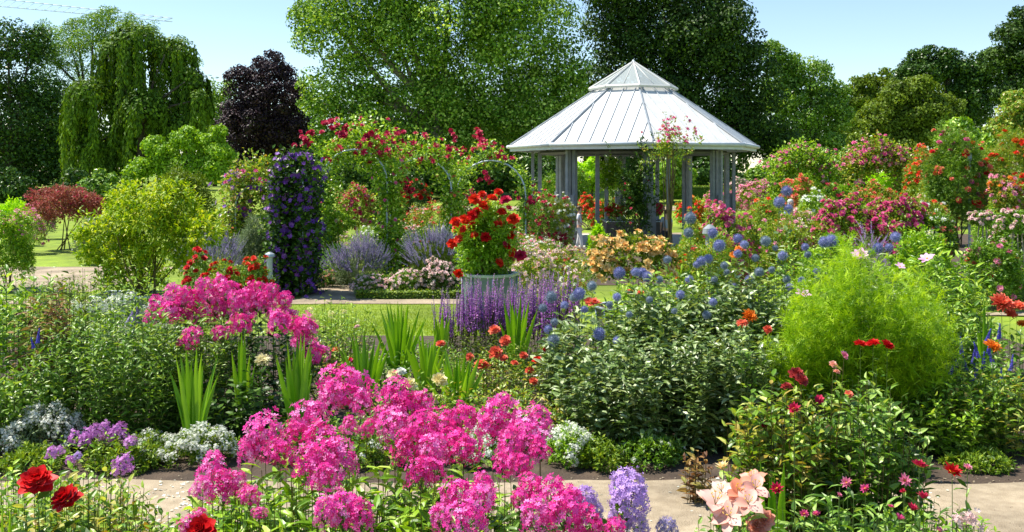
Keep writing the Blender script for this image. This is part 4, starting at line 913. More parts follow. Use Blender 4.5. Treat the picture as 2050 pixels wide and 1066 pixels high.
 ('green_shrub', 'dense bush closing the view behind the pavilion middle', 1270, 60, 372, 90, 'g_fresh', [], dict(ntw=500, leaf=.12)),
 ('green_shrub', 'dense bush closing the view behind the pavilion left posts', 1130, 58, 345, 90, 'g_mid', [(rf, 'crimson', 15, .1)], dict(ntw=900, leaf=.12)),
 ('shrub_rose', 'pink rose bush beyond the pavilion right bay on the path edge', 1440, 54, 372, 60, 'g_rosy', [(rf, 'pink', 50, .1)], dict(ntw=500, leaf=.1)),
 ('floribunda_rose', 'red and orange flower bush at the back left inside edge of the pavilion', 1215, 47, 400, 60, 'g_mid', [(rf, 'scarlet', 40, .1)], dict(ntw=500, leaf=.09)),
 ('shrub_rose', 'green rose bush with sparse pink blooms under the white rose bush', 1570, 19.5, 445, 100, 'g_rosy', [(rf, 'pink', 15, .05)], dict(ntw=900, leaf=.05)),
 ('shrub_rose', 'leafy bush in the gap between the two magenta bushes, further back', 1745, 27, 410, 100, 'g_fresh', [(rf, 'pink', 15, .06)], dict(ntw=900, leaf=.07)),
 ('shrub_rose', 'white-flecked bush between the right magenta bush and the rose pillar', 1862, 19, 430, 90, 'g_mid', [(rf, 'white', 15, .05), (rf, 'coral', 12, .06)], dict(ntw=900, leaf=.06)),
 ('green_shrub', 'green bush behind the pale standard roses', 2030, 19, 445, 80, 'g_mid', [(rf, 'blush', 12, .05)], dict(ntw=700, leaf=.06)),
 ('green_shrub', 'fresh green bush behind the pink arches at right', 1640, 55, 345, 90, 'g_fresh', [], dict(ntw=700, leaf=.11)),
 ('shrub_rose', 'salmon rose bush low in front of the far magenta arch', 1720, 38, 385, 80, 'g_rosy', [(rf, 'coral', 35, .07)], dict(ntw=600, leaf=.08)),
 ('shrub_rose', 'crimson rose bush low in front of the left far arch', 1660, 36, 378, 60, 'g_mid', [(rf, 'crimson', 20, .08)], dict(ntw=500, leaf=.08)),
 ('green_shrub', 'tall green bush behind the rose pillar', 1895, 33, 300, 90, 'g_rosy', [(rf, 'coral', 12, .08)], dict(ntw=1300, leaf=.08)),
 ('green_shrub', 'tall light green bush between rose pillar and right edge', 1975, 36, 300, 70, 'g_fresh', [(rf, 'coral', 8, .09)], dict(ntw=1000, leaf=.08)),
 ('perennial_bush', 'soft green clump in front of the left magenta bush', 1665, 13.5, 478, 110, 'g_fresh', [], dict(ntw=900, leaf=.06)),
 ('perennial_bush', 'soft green clump in front of the right magenta bush', 1850, 12.5, 470, 130, 'g_fresh', [(rf, 'white', 6, .04)], dict(ntw=1000, leaf=.07)),
 ('perennial_bush', 'green clump with coral flecks behind the peach begonias at right', 1395, 19, 450, 90, 'g_rosy', [(rf, 'scarlet', 12, .06)], dict(ntw=800, leaf=.06)),
 ('floribunda_rose', 'white and pale pink rose bush just left of the peach begonias', 1155, 17.5, 520, 70, 'g_rosy', [(rf, 'white', 40, .04), (rf, 'blush', 30, .045)], dict(ntw=500, leaf=.045)),
]
for (nm, lb, px, d, top, wp, fol, fl, kw) in BUSH: bush(nm, lb, px, d, top, wp, fol, fl, **kw)

# low clipped hedges
def hedge(label, px0, px1, d, top, group='low clipped hedges edging the beds'):
    c = GP((px0 + px1) / 2, d); w_ = (px1 - px0) / F * d; h = Z(top, d) - c[2]; n = int(w_ * 1100)
    root = empty('clipped_hedge', c, label, 'hedge', group); b = MB()
    p = RG.uniform(-.5, .5, (n, 3)); ax = RG.integers(0, 3, n); p[np.arange(n), ax] = np.sign(p[np.arange(n), ax]) * (.5 - RG.random(n) * .08)
    p[:, 2] = np.abs(p[:, 2]) * 2; nr = unit(p * [0, 1, 1] + [0, 0, .3]); q = c + p * [w_, .38, h] + RG.normal(0, .012, (n, 3))
    b.inst(TDw, q, frames(np.cross(nr, RG.normal(0, 1, nr.shape)) + nr * .6, nr), RG.uniform(.04, .07, n), 0)
    b.box(c + [0, 0, h * .45], (w_ * .96, .30, h * .85), 0, 1)
    b.build('foliage', [MC['g_box'], MC['g_dark']], root)
hedge('clipped hedge in front of the pale pink roses, behind the lawn', 715, 925, 23.35, 583)
hedge('short clipped hedge right of the purple arch foot', 634, 700, 26.2, 552)
hedge('long clipped hedge far right below the rose pillar', 1985, 2060, 14.2, 540)
hedge('clipped hedge far behind the magenta roses at right', 1600, 1840, 40, 398)
hedge('clipped hedge across the back of the pavilion', 1280, 1420, 64, 372)

# yellow bush in square tub
tub('planter', 'low grey tub under the yellow-green bush', 268, 17.0, 1.15, .50, 'slate', shape='box')
root = empty('golden_bush', GP(290, 17.0), 'large loose yellow-green bush growing out of a low grey tub on the left', 'bush'); b = MB()
for (px_, py_, rp_, n_) in ((290, 425, 62, 300), (355, 415, 50, 220), (222, 465, 52, 240), (330, 480, 62, 260), (398, 470, 40, 130), (262, 520, 52, 200), (185, 512, 26, 70), (345, 385, 26, 70), (255, 405, 34, 110), (300, 555, 40, 90), (225, 560, 34, 80), (380, 520, 30, 60), (165, 470, 18, 30), (420, 440, 16, 26)):
    q = rp_ / F * 17; shrub(b, P(px_, py_, 17.0 + RG.uniform(-.5, .5)), q, q, q * .85, int(n_ * 1.5), 5, TL, .095, 0, zmin=-.8, lump=.3, shell=(.4, 1.05), tw=.3)
g = GP(290, 17.0); nb = 12; f_ = g + RG.normal(0, .15, (nb, 3)) * [1, .5, 0] + [0, 0, .3]
b.stems(f_, np.array([P(x_, y_, 17 + RG.uniform(-.4, .4)) for x_, y_ in zip(RG.uniform(190, 400, nb), RG.uniform(400, 500, nb))]), .022, 1, bow=-.4)
b.build('foliage', [MC['g_golden'], MC['stemred']], root)
# tub with the red roses
tub('planter_tub', 'tall eight-sided grey-green metal tub holding the scarlet roses', 980, 16.0, .92, .88, n=8)
root = bush('potted_rose', 'scarlet rose bush growing in the tall grey-green tub', 975, 16.0, 408, 108, 'g_fresh', [('rose_low', 'scarlet', 30, .07), ('rose_low', 'crimson', 6, .07)], ntw=2300, npt=5, leaf=.075, bottom=566, zmin=-.9, boxy=.3, trunks=6, lump=.3, T=TL, shell=(.2, 1),
     explicit=[(950, 400, 'rose', 'scarlet', .095), (985, 398, 'rose', 'scarlet', .09), (968, 412, 'rose', 'scarlet', .09), (1012, 402, 'rose', 'crimson', .095), (930, 440, 'rose', 'scarlet', .085), (945, 432, 'rose', 'red', .085), (1028, 440, 'rose', 'scarlet', .10), (972, 475, 'rose', 'red', .08), (949, 452, 'rose', 'red', .085), (1024, 472, 'rose', 'scarlet', .07), (905, 488, 'rose', 'scarlet', .08), (918, 548, 'rose', 'scarlet', .075), (1042, 512, 'rose', 'crimson', .09), (1016, 492, 'rose', 'red', .06), (912, 445, 'rose', 'scarlet', .09), (1005, 425, 'rose', 'scarlet', .075), (922, 470, 'rose', 'orange', .06), (955, 425, 'rose', 'scarlet', .08), (998, 385, 'rose', 'scarlet', .07), (965, 390, 'rose', 'scarlet', .07)])
# begonias
tub('planter_tub', 'wide tub almost hidden below the peach begonias', 1262, 15.0, 1.1, .35, 'darkbox', shape='round')
bush('begonia', 'broad mound of peach and cream begonias in front of the pavilion', 1265, 15.0, 470, 180, 'g_olive', [('begonia', 'peach', 100, .068)], ntw=900, npt=4, leaf=.07, T=TLw, bottom=575, lump=.1, front=1.2,
     explicit=[(1180 + 165 * RG.random(), 478 + 85 * RG.random(), 'begonia', 'peach', .06) for _ in range(70)])
# clipped ball standard with stems and pot
root = empty('topiary_standard', GP(676, 27.5), 'small green ball tree on thin stem under the first rose arch', 'topiary')
b = MB(); c = P(676, 447, 27.5); shrub(b, c, .38, .38, .28, 500, 5, TD, .08, 0, zmin=-1); b.build('crown', MC['g_fresh'], root)
b = MB(); g = GP(676, 27.5)
b.tube([g, g + [.03, 0, .8], c], [.03, .025, .02], 6); b.build('trunk', MC['barkpale'], root)
tub('planter', 'small pale tub right of the little ball tree', 700, 28.4, .55, .55, 'zinc', n=14)
# pale pink standards at right edge
for (px, d, py, lab) in ((2036, 15.0, 447, 'pale pink standard rose with bare stems at the right edge'), (1916 + 50, 17.5, 440, 'smaller pale pink standard rose left of the one at the right edge')):
    root = empty('standard_rose', GP(px, d), lab, 'standard rose', 'standard roses on bare stems'); b = MB(); c = P(px, py, d)
    s_ = .30 if d < 16 else .2
    pts, nr, v = shrub(b, c, s_, s_, s_ * .6, 500, 5, TD, .06, 0, zmin=-.8); b.build('crown', MC['g_mid'], root)
    pp, nn = pick(pts, nr, 60, .5)
    for a_, q in zip(pp, nn): put_flower(root, 'rose_low', 'blush', a_ + q * .03, q + np.array((0, -.2, .4)), .04)
    g = GP(px, d)
    for q in ((-.08, 0), (.03, .05), (.09, -.02)):
        b = MB(); b.tube([g + [q[0], q[1], 0], g + [q[0] * 1.1, q[1], (c[2] - g[2]) * .5], c + [q[0] * .6, 0, 0]], [.018, .015, .012], 6); b.build('trunk', MC['barkpale'], root)
# arch post (left foot of purple arch) and bollard lamp, far pillar
def post(name, label, px, d, top, w_, mat, cat, cap=True):
    g = GP(px, d); h = Z(top, d) - g[2]; root = empty(name, g, label, cat); b = MB(); b.lathe(g, [(w_ * .6, 0), (w_ * .6, .05), (w_ * .45, .08), (w_ * .45, h * .9), (w_ * .3, h * .93)], 14, smooth=False); b.build('shaft', MC[mat], root)
    b = MB(); b.lathe(g + [0, 0, h * .88], [(w_ * .46, 0), (w_ * .8, h * .03), (w_ * .7, h * .08), (w_ * .2, h * .12), (.001, h * .12)], 14); b.build('cap', MC[mat], root)
post('garden_bollard', 'grey capped bollard between the peach begonias and the magenta roses', 1421, 17.5, 450, .17, 'timber', 'bollard')
post('stone_pillar', 'pale slim pillar standing in front of the copper beech', 561, 60, 316, .34, 'stone', 'pillar')
post('arch_post', 'grey metal post at the left foot of the purple clematis arch', 540, 23.2, 505, .16, 'zinc', 'post')
post('support_pole', 'thin metal pole inside the climbing rose pillar', 1941, 24.6, 300, .07, 'zinc', 'pole')

# tower crane jib far behind the left trees
def crane():
    d = 260; g = GP(-40, d); root = empty('tower_crane', g, 'thin lattice crane jib crossing the sky above the left trees', 'crane'); x0, x1 = X(-60, d), X(345, d); zt0, zt1 = Z(8, d), Z(44, d)
    b = MB(); n = 22
    for i in range(n):
        t0, t1 = i / n, (i + 1) / n; a = np.array((x0 + (x1 - x0) * t0, d, zt0 + (zt1 - zt0) * t0)); c = np.array((x0 + (x1 - x0) * t1, d, zt0 + (zt1 - zt0) * t1)); hgt = np.array((0, 0, 2.2 * (1 - .6 * t0)))
        b.tube([a, c], [.10, .10], 4); b.tube([a + hgt, c + hgt], [.10, .10], 4); b.tube([a, c + hgt * .9], [.05, .05], 4)
    b.build('jib', MC['steel_hazed'], root); b = MB()
    for i in range(20):
        z0 = g[2] + (zt0 + 6 - g[2]) * i / 20; z1 = g[2] + (zt0 + 6 - g[2]) * (i + 1) / 20
        for sx in (-1, 1): b.tube([(g[0] + sx, d, z0), (g[0] + sx, d, z1)], [.12, .12], 4)
        b.tube([(g[0] - 1, d, z0), (g[0] + 1, d, z1)], [.07, .07], 4)
    b.build('mast', MC['fascia'], root)
crane()

# ------------------------------------------------------------------ people
def skin_obj(name, verts, edges, radii, mat, parent, sub=1, root_i=0):
    me = bpy.data.meshes.new(name); me.from_pydata([tuple(map(float, v)) for v in verts], edges, []); me.materials.append(MC[mat])
    o = bpy.data.objects.new(name, me); COL.objects.link(o); o.parent = parent
    mod = o.modifiers.new('skin', 'SKIN'); mod.use_smooth_shade = True
    for i, r in enumerate(radii):
        s = me.skin_vertices[0].data[i]; s.radius = (r, r) if np.isscalar(r) else r; s.use_root = (i == root_i)
    sb = o.modifiers.new('sub', 'SUBSURF'); sb.levels = sub; sb.render_levels = sub
    return o
def person(label, px, d, facing=0, shirt='cloth_white', legs='cloth_dark', hair='hair_white', h=1.68, sit=False, pose=0.0, group=None, zoff=0, stride=.12, dress=False):
    g = GP(px, d) + [0, 0, zoff]; root = empty('person', g, label, 'person', group, rz=facing); k = h / 1.7
    hz = .92 if not sit else .50
    V = []; E = []; R = []
    def a(p, r, frm=None):
        V.append(np.array(p) * k); R.append(r * k if np.isscalar(r) else (r[0] * k, r[1] * k)); 
        if frm is not None: E.append((frm, len(V) - 1))
        return len(V) - 1
    pel = a((0, 0, hz), (.135, .10)); wa = a((0, 0, hz + .16), (.12, .09), pel); ch = a((0, -.01, hz + .36), (.155, .105), wa); nk = a((0, .01, hz + .53), .052, ch); 
    hd = a((0, -.015, hz + .62), (.07, .085), nk); hd2 = a((0, -.015, hz + .71), (.075, .09), hd); hd3 = a((0, 0, hz + .77), (.05, .06), hd2)
    nose = a((0, -.115, hz + .66), .014, hd)
    hands = []
    for s in (-1, 1):
        sh = a((s * .17, 0, hz + .46), .055, ch); el = a((s * .23, .03 - pose * .1, hz + .20), .04, sh)
        wr = a((s * .22, -.08 - pose * .25, hz - .02 + pose * .22), .027, el); pm = a((s * .215, -.11 - pose * .3, hz - .09 + pose * .24), (.035, .018), wr)
        for q in range(4): fi = a((s * (.20 + .013 * q), -.125 - pose * .32, hz - .15 - (.012 if q in (1, 2) else 0) + pose * .26), .008, pm)
        a((s * .19, -.14 - pose * .3, hz - .10 + pose * .24), .009, pm)
        if sit: hp = a((s * .09, -.02, hz - .02), .085, pel); kn = a((s * .11, -.45, hz - .02), .058, hp); an = a((s * .11, -.45, .08), .038, kn)
        else: hp = a((s * .09, 0, hz - .08), .088, pel); kn = a((s * .095, -.02 + s * stride * .5, .49), .058, hp); an = a((s * .10, s * stride, .08), .037, kn)
        an_p = V[an] / k; a((an_p[0], an_p[1] - .16, .035), .033, an)
    body = skin_obj('body', V, E, R, 'skin', root)
    # shirt with sleeves
    V2 = []; E2 = []; R2 = []
    def c(p, r, frm=None):
        V2.append(np.array(p) * k); R2.append(r * k if np.isscalar(r) else (r[0] * k, r[1] * k))
        if frm is not None: E2.append((frm, len(V2) - 1))
        return len(V2) - 1
    p0 = c((0, 0, hz - .04), (.16, .125)); p1 = c((0, 0, hz + .16), (.145, .115), p0); p2 = c((0, -.01, hz + .36), (.178, .128), p1); p3 = c((0, .005, hz + .49), (.08, .07), p2)
    for s in (-1, 1): q = c((s * .175, 0, hz + .455), .072, p2); c((s * .225, .02, hz + .25), .058, q)
    skin_obj('shirt', V2, E2, R2, shirt, root)
    V2 = []; E2 = []; R2 = []
    p0 = c((0, 0, hz + .02), (.15, .118))
    for s in (-1, 1):
        if sit: q = c((s * .09, -.03, hz - .03), .10, p0); q = c((s * .11, -.44, hz - .03), .075, q); c((s * .11, -.45, .14), .06, q)
        else: q = c((s * .09, 0, hz - .1), .105, p0); q = c((s * .096, -.02 + s * stride * .5, .49), .078, q); c((s * .10, s * stride, .12), .066, q)
    skin_obj('skirt' if dress else 'trousers', V2, E2, R2, legs, root)
    b = MB(); v = lumpdirs(240, -.35); v = v[~((v[:, 1] < -.35) & (v[:, 2] < .45))]
    cc = np.array((0, .005, hz + .715)) * k
    b.lathe(cc + [0, .012 * k, .012 * k], [(.085 * k, -.01), (.092 * k, .03 * k), (.07 * k, .075 * k), (.001, .098 * k)], 12, smooth=True)
    b.inst(TD, cc + v * [.082 * k, .10 * k, .105 * k], frames(np.stack([v[:, 0] * .3, v[:, 1] * .3 + .1, -np.ones(len(v))], 1), v), .06 * k, 0)
    o = b.build('hair', MC[hair], None); o.parent = root
    b = MB()
    for s in (-1, 1):
        b.lathe(np.array((s * .028, -.092, hz + .685)) * k, [(.008, -.006), (.011, 0), (.008, .006)], 6)
    b.tube([np.array((-.022, -.10, hz + .618)) * k, np.array((0, -.107, hz + .614)) * k, np.array((.022, -.10, hz + .618)) * k], .005 * k, 5)
    o = b.build('facial_features', MC['hair_brown'], None); o.parent = root
    return root
person('person in white standing just inside the left pavilion posts', 1160, 37.6, facing=1.3, shirt='cloth_white', legs='cloth_white', hair='hair_brown', pose=.5, zoff=0)
person('person in grey-blue shirt seated at the right end of the planter box', 1334, 37.4, facing=PI, shirt='cloth_grey', legs='cloth_dark', hair='hair_brown', sit=False, h=1.55)
person('white-haired person in blue shirt behind the green bush right of the pavilion', 1583, 30, facing=.4, shirt='cloth_blue', legs='cloth_beige', hair='hair_white', zoff=0, h=1.62, pose=.6)
person('person in white shirt resting behind the potted red rose', 896, 32.2, facing=.5, shirt='cloth_white', legs='cloth_beige', hair='hair_white', sit=False, h=1.5)
person('person in pale blue shirt behind the purple arch', 656, 38, facing=2.2, shirt='cloth_blue', legs='cloth_dark', hair='hair_brown', h=1.68)
person('far walker in white seen through the pavilion right bay, left one', 1372, 70, facing=.3, shirt='cloth_white', legs='cloth_dark', hair='hair_brown', group='far walkers on the path behind the pavilion')
person('far walker in white seen through the pavilion right bay, right one', 1388, 71, facing=-.6, shirt='cloth_white', legs='cloth_beige', hair='hair_white', group='far walkers on the path behind the pavilion')
person('far walker in white right of the pavilion, left of the pair', 1524, 72, facing=.2, shirt='cloth_white', legs='cloth_dark', hair='hair_brown', group='far walkers on the path behind the pavilion')
person('far walker in pale top right of the pavilion, right of the pair', 1536, 73, facing=-.3, shirt='cloth_beige', legs='cloth_dark', hair='hair_white', group='far walkers on the path behind the pavilion')
person('person in deep purple shirt half hidden behind the rose pillar', 1985, 31, facing=.6, shirt='cloth_purple', legs='cloth_dark', hair='hair_brown', h=1.7)

# ------------------------------------------------------------------ main mid bed (6 - 12 m)
def plant(name, label, px, d, rx, h, nst, T, ll, nl, mats, heads=(), cat='plant', group=None, ry=None, hd=0.0, stemr=.0026, extra=(), **kw):
    """herbaceous clump; heads = list of (px, py, kind, mat, size[, depth])"""
    loc = GP(px, d); root = empty(name, loc, label, cat, group); b = MB(); ry = ry or rx * .8
    if nst: tips, dr = herb(b, loc, rx, ry, h, nst, T, ll, nl, sr=stemr, **kw)
    if heads:
        tp = np.array([P(q[0], q[1], (q[5] if len(q) > 5 else d + RG.uniform(-ry, ry) * .5)) for q in heads])
        kw2 = dict(kw); kw2['start'] = max(kw.get('start', .12), .3); kw2['end'] = .93 - hd
        herb(b, loc, rx, ry, h, 0, T, ll * .85, max(4, nl * 2 // 3), tips=tp - [0, 0, 0.0], sr=stemr, **{k_: v_ for k_, v_ in kw2.items() if k_ not in ('hv', 'dome')})
    for e in extra: e(b, loc)
    b.build('foliage', mats, root)
    if heads:
        for q, w_ in zip(heads, tp):
            up = (0, -.45, .8) if q[2] in ('rose', 'rose_low', 'dahlia', 'lily', 'cosmos', 'straw', 'begonia') else (0, -.1, 1)
            put_flower(root, q[2], q[3], w_, RG.normal(0, .22, 3) + up, q[4] * RG.uniform(.9, 1.1))
    return root
G = MC
# left fine-leaved bush
plant('phlox_plant', 'tall leafy green clump of narrow leaves at left, not yet in flower', 235, 7.0, .62, .98, 210, TLn, .085, 26, [G['g_mid'], G['stemgreen']], ry=.45, dome=.25, pitch=20, start=.05, lean=.3)
plant('phlox_plant', 'narrow-leaved green clump to the right of the big leafy clump, under pink flowers', 385, 7.3, .40, .90, 110, TLn, .085, 22, [G['g_mid'], G['stemgreen']], ry=.35, dome=.2, start=.05, lean=.3)
plant('white_flowered_plant', 'loose clump with small white flowers above the leafy clump', 235, 8.4, .60, 1.14, 130, TLn, .07, 20, [G['g_fresh'], G['stemgreen']], ry=.4, dome=.15, hv=.3, lean=.25,
      heads=[(x_, y_, 'tuft', 'white', .042) for x_, y_ in zip(RG.uniform(140, 360, 55), RG.uniform(595, 690, 55))])
plant('perovskia_plant', 'thin blue-grey spiky stems among the white flowers', 262, 7.6, .1, .9, 14, TLn, .04, 10, [G['g_sage'], G['stemgreen']], heads=[(255 + q * 7, 650 + (q % 3) * 8, 'spikewide', 'lavender', .15) for q in range(4)])
# left edge tall dry plants
plant('hollyhock_plant', 'tall plant with russet dry leaves at the left', 88, 7.2, .22, 1.12, 26, TL, .09, 26, [G['leaf_brown'], G['stemred']], dome=.1, lean=.15, pitch=-10, heads=[])
plant('hollyhock_plant', 'tall yellow-green plant at the far left edge', 22, 7.4, .30, 1.2, 34, TL, .10, 20, [G['g_fresh'], G['stemgreen']], dome=.1, lean=.15)
plant('hollyhock_plant', 'olive green tall plant beside the russet one', 125, 7.6, .20, 1.12, 26, TL, .08, 22, [G['g_olive'], G['stemred']], dome=.1, lean=.1)
plant('leafy_plant', 'low dark leafy bush at the lower left edge', 25, 6.7, .36, .62, 90, TL, .08, 16, [G['g_mid'], G['stemgreen']], heads=[(75, 690, 'spikewide', 'blue', .1), (68, 700, 'spikewide', 'blue', .09), (100, 720, 'spikewide', 'violet', .08)])
plant('leafy_plant', 'leafy green plant behind the russet plant by the path', 50, 10.5, .6, .95, 90, TL, .09, 14, [G['g_mid'], G['stemgreen']])
plant('leafy_plant', 'sparse dry-topped plant between russet plant and golden bush', 150, 11.5, .5, .85, 90, TL, .07, 14, [G['g_olive'], G['stemred']])
# mid phlox: heads at photo positions
ph = [(318, 622), (345, 600), (372, 625), (392, 605), (415, 590), (440, 568), (455, 585), (430, 615), (405, 635), (372, 600), (450, 620), (425, 640), (380, 645), (340, 630), (300, 640),
      (492, 600), (515, 588), (545, 590), (570, 605), (520, 615), (545, 630), (500, 625), (575, 640), (590, 655), (605, 668), (560, 650), (598, 690), (615, 660), (482, 655), (442, 672), (378, 686), (636, 714), (530, 605), (480, 610)]
plant('garden_phlox', 'magenta phlox clump in the middle bed with many flower heads, left half', 400, 7.9, .50, .95, 95, TL, .085, 14, [G['g_mid'], G['stemgreen']], ry=.4,
      heads=[(x_, y_, 'phlox_far', 'magenta', (.078, .092, .062)[i % 3], 7.7 - (.55 if y_ > 645 else 0) + RG.uniform(-.15, .15)) for i, (x_, y_) in enumerate(ph) if x_ < 470], start=.3, group='magenta phlox clumps')
plant('garden_phlox', 'magenta phlox clump in the middle bed, right half beside the sword leaves', 545, 7.6, .42, .85, 90, TL, .085, 14, [G['g_dark'], G['stemgreen']], ry=.4,
      heads=[(x_, y_, 'phlox_far', 'magenta', (.078, .09, .062)[i % 3], 7.5 - (.5 if y_ > 645 else 0) + RG.uniform(-.15, .15)) for i, (x_, y_) in enumerate(ph) if x_ >= 470], start=.1, group='magenta phlox clumps')
# dark glossy dahlia foliage with cream flower
plant('dahlia_plant', 'dark glossy dahlia with a single cream bloom under the magenta phlox', 500, 6.9, .34, .52, 60, TLw, .09, 9, [G['g_dark'], G['stemgreen']], heads=[(525, 724, 'dahlia', 'cream', .062, 6.7)], pitch=0)
# sword-leaved clumps
def swords(label, px, base, top, wd, n, d, mat='g_sword', curl=.12, group='sword-leaved clumps in the middle bed'):
    g = GP(px, d); root = empty('gladiolus', g, label, 'plant', group); b = MB(); H = Z(top, d) - g[2]; ww = wd / F * d / 2
    for i in range(n):
        a = RG.random() * 6.28; sp = ww * (2 * (i + .5) / n - 1) * RG.uniform(.7, 1.1); sy = RG.normal(0, ww * .35); h = H * (1 - .25 * RG.random() ** 1.5 - .2 * abs(sp / ww) ** 2)
        w0 = RG.uniform(.015, .026); k_ = 7; V = []
        tv = RG.uniform(-.6, .6); ca, sa = math.cos(tv), math.sin(tv)
        for j in range(k_ + 1):
            t = j / k_; xo = sp * (.18 + .82 * t ** 1.5); yo = sy * t; zo = h * t - (curl * abs(sp) * t ** 3)
            wj = w0 * (1 if t < .55 else max(.04, 1 - ((t - .55) / .45) ** 1.7)); c_ = g + [xo, yo, zo]
            V += [c_ + [-wj * ca, -wj * sa, 0], c_ + [0, .006, 0], c_ + [wj * ca, wj * sa, 0]]
        b.add(V, [(j * 3 + i2, j * 3 + i2 + 1, j * 3 + i2 + 4, j * 3 + i2 + 3) for j in range(k_) for i2 in range(2)], 0, RG.random(), True)
    b.build('foliage', [MC[mat]], root)
    return root
swords('sword-leaved clump in front of the leafy clump at left, by the white edging', 388, 0, 688, 110, 15, 6.55)
swords('pair of sword leaves right of the tall sword clump, beside the cream dahlia', 488, 0, 660, 50, 6, 6.9)
swords('sword-leaved clump left of centre below the right phlox heads', 596, 0, 664, 90, 13, 6.7)
swords('spreading sword-leaved clump at the left end of the lawn', 730, 0, 658, 130, 14, 7.6)
swords('tallest sword-leaved clump in front of the lawn', 800, 0, 596, 120, 18, 8.6)
swords('sword-leaved clump between the lawn and the cream roses', 855, 0, 650, 90, 12, 8.0)
swords('sword-leaved clump right of the cream rose, over the front phlox', 915, 0, 682, 120, 15, 7.2)
swords('sword-leaved clump rising through the purple salvia', 1035, 0, 580, 90, 12, 9.0)
swords('slim sword leaves right of the lawn by the purple salvia', 882, 0, 618, 50, 6, 9.4)
swords('narrow sword leaves far right beside the coral dahlias', 1972, 0, 600, 40, 6, 7.4)
# low filler + coral roses and cream roses
CR = lambda L_, k_, m_, s_: [(x_, y_, k_, m_, s_) for x_, y_ in L_]
plant('rose_bush', 'coral rose bush in front of the purple salvia', 985, 7.6, .42, .56, 110, TL, .05, 14, [G['g_rosy'], G['stemred']], cat='rose bush', lean=.3,
      heads=CR([(990, 662), (1012, 683), (992, 706), (970, 736), (962, 730)], 'rose', 'coral', .055) + CR([(1030, 728), (1008, 718), (1048, 712), (940, 715), (1060, 742)], 'rose', 'coral', .036) + [(1076, 722, 'rose', 'scarlet', .045), (1068, 764, 'rose', 'coral', .035), (882, 690, 'rose', 'coral', .045), (1088, 700, 'rose', 'red', .03)])
plant('rose_bush', 'cream-yellow rose bush left of the sword leaves in the centre', 835, 7.0, .36, .50, 90, TL, .05, 13, [G['g_rosy'], G['stemred']], cat='rose bush',
      heads=[(880, 762, 'rose', 'cream', .065, 6.7), (820, 770, 'rose', 'cream', .05, 6.7), (788, 752, 'rose', 'cream', .05, 6.9), (803, 745, 'rose', 'white', .04, 6.9)])
plant('rose_bush', 'coral-red rose bush at the left end of the lawn under the sword leaves', 690, 8.0, .40, .58, 100, TL, .05, 12, [G['g_rosy'], G['stemred']], cat='rose bush',
      heads=[(673, 702, 'rose', 'coral', .045), (690, 738, 'rose', 'coral', .045), (700, 722, 'rose', 'scarlet', .035), (662, 735, 'rose', 'coral', .045), (715, 655, 'rose', 'blush', .03)])
plant('yarrow_plant', 'fresh green plant with small yellow flower heads before the lawn', 668, 9.4, .42, .72, 100, TLn, .07, 14, [G['g_fresh'], G['stemgreen']],
      heads=[(x_, y_, 'tuft', 'cream', .03) for x_, y_ in zip(RG.uniform(610, 730, 14), RG.uniform(612, 668, 14))])
plant('leafy_plant', 'low green leafy clump under the coral roses', 1010, 6.75, .45, .44, 110, TL, .06, 12, [G['g_rosy'], G['stemred']], lean=.2)
plant('leafy_plant', 'low dark green clump behind the front phlox', 800, 6.6, .50, .34, 110, TL, .055, 11, [G['g_mid'], G['stemred']], lean=.2)
plant('leafy_plant', 'low green clump left of centre behind the front phlox', 620, 6.5, .35, .30, 70, TL, .06, 10, [G['g_mid'], G['stemgreen']], lean=.2)
plant('leafy_plant', 'green underplanting beneath the purple salvia', 1000, 8.4, .55, .50, 120, TLn, .06, 12, [G['g_olive'], G['stemgreen']], lean=.2)
plant('leafy_plant', 'green clump between the lawn and the cream rose bush', 840, 8.7, .5, .42, 100, TLn, .08, 12, [G['g_mid'], G['stemgreen']], lean=.2)
# purple salvia
for k_, (px, d, top, w_, n_) in enumerate(((915, 9.9, 592, 80, 60), (965, 9.6, 574, 80, 70), (1015, 9.9, 582, 80, 70), (1068, 9.5, 572, 80, 70), (1120, 9.9, 560, 70, 60))):
    lab = ('purple salvia clump nearest the lawn', 'purple salvia clump below the left side of the grey tub', 'purple salvia clump right in front of the grey tub', 'purple salvia clump right of the tub behind the coral roses', 'purple salvia clump touching the globe thistles')[k_]
    g = GP(px, d); root = empty('salvia', g, lab, 'salvia', 'purple salvia clumps'); b = MB(); H = Z(top, d) - g[2]; rx = w_ / F * d / 2 * 1.25
    tips, dr = herb(b, g, rx, rx * .8, H * .62, 60, TLn, .06, 10, dome=.1, lean=.3); b.build('foliage', [MC['g_olive'], MC['stemgreen']], root)
    for q in range(n_):
        a = RG.random() * 6.28; r = math.sqrt(RG.random()); f_ = g + [rx * r * math.cos(a), rx * .9 * r * math.sin(a), H * RG.uniform(.30, .62)]
        f_[2] += (float(zg(f_[0], f_[1])) - g[2]); ln = H * RG.uniform(.36, .58); put_flower(root, 'spike', 'salvia' if RG.random() < .72 else 'lilacpink', f_, RG.normal(0, .07, 3) + [0, 0, 1], ln, zs=1)
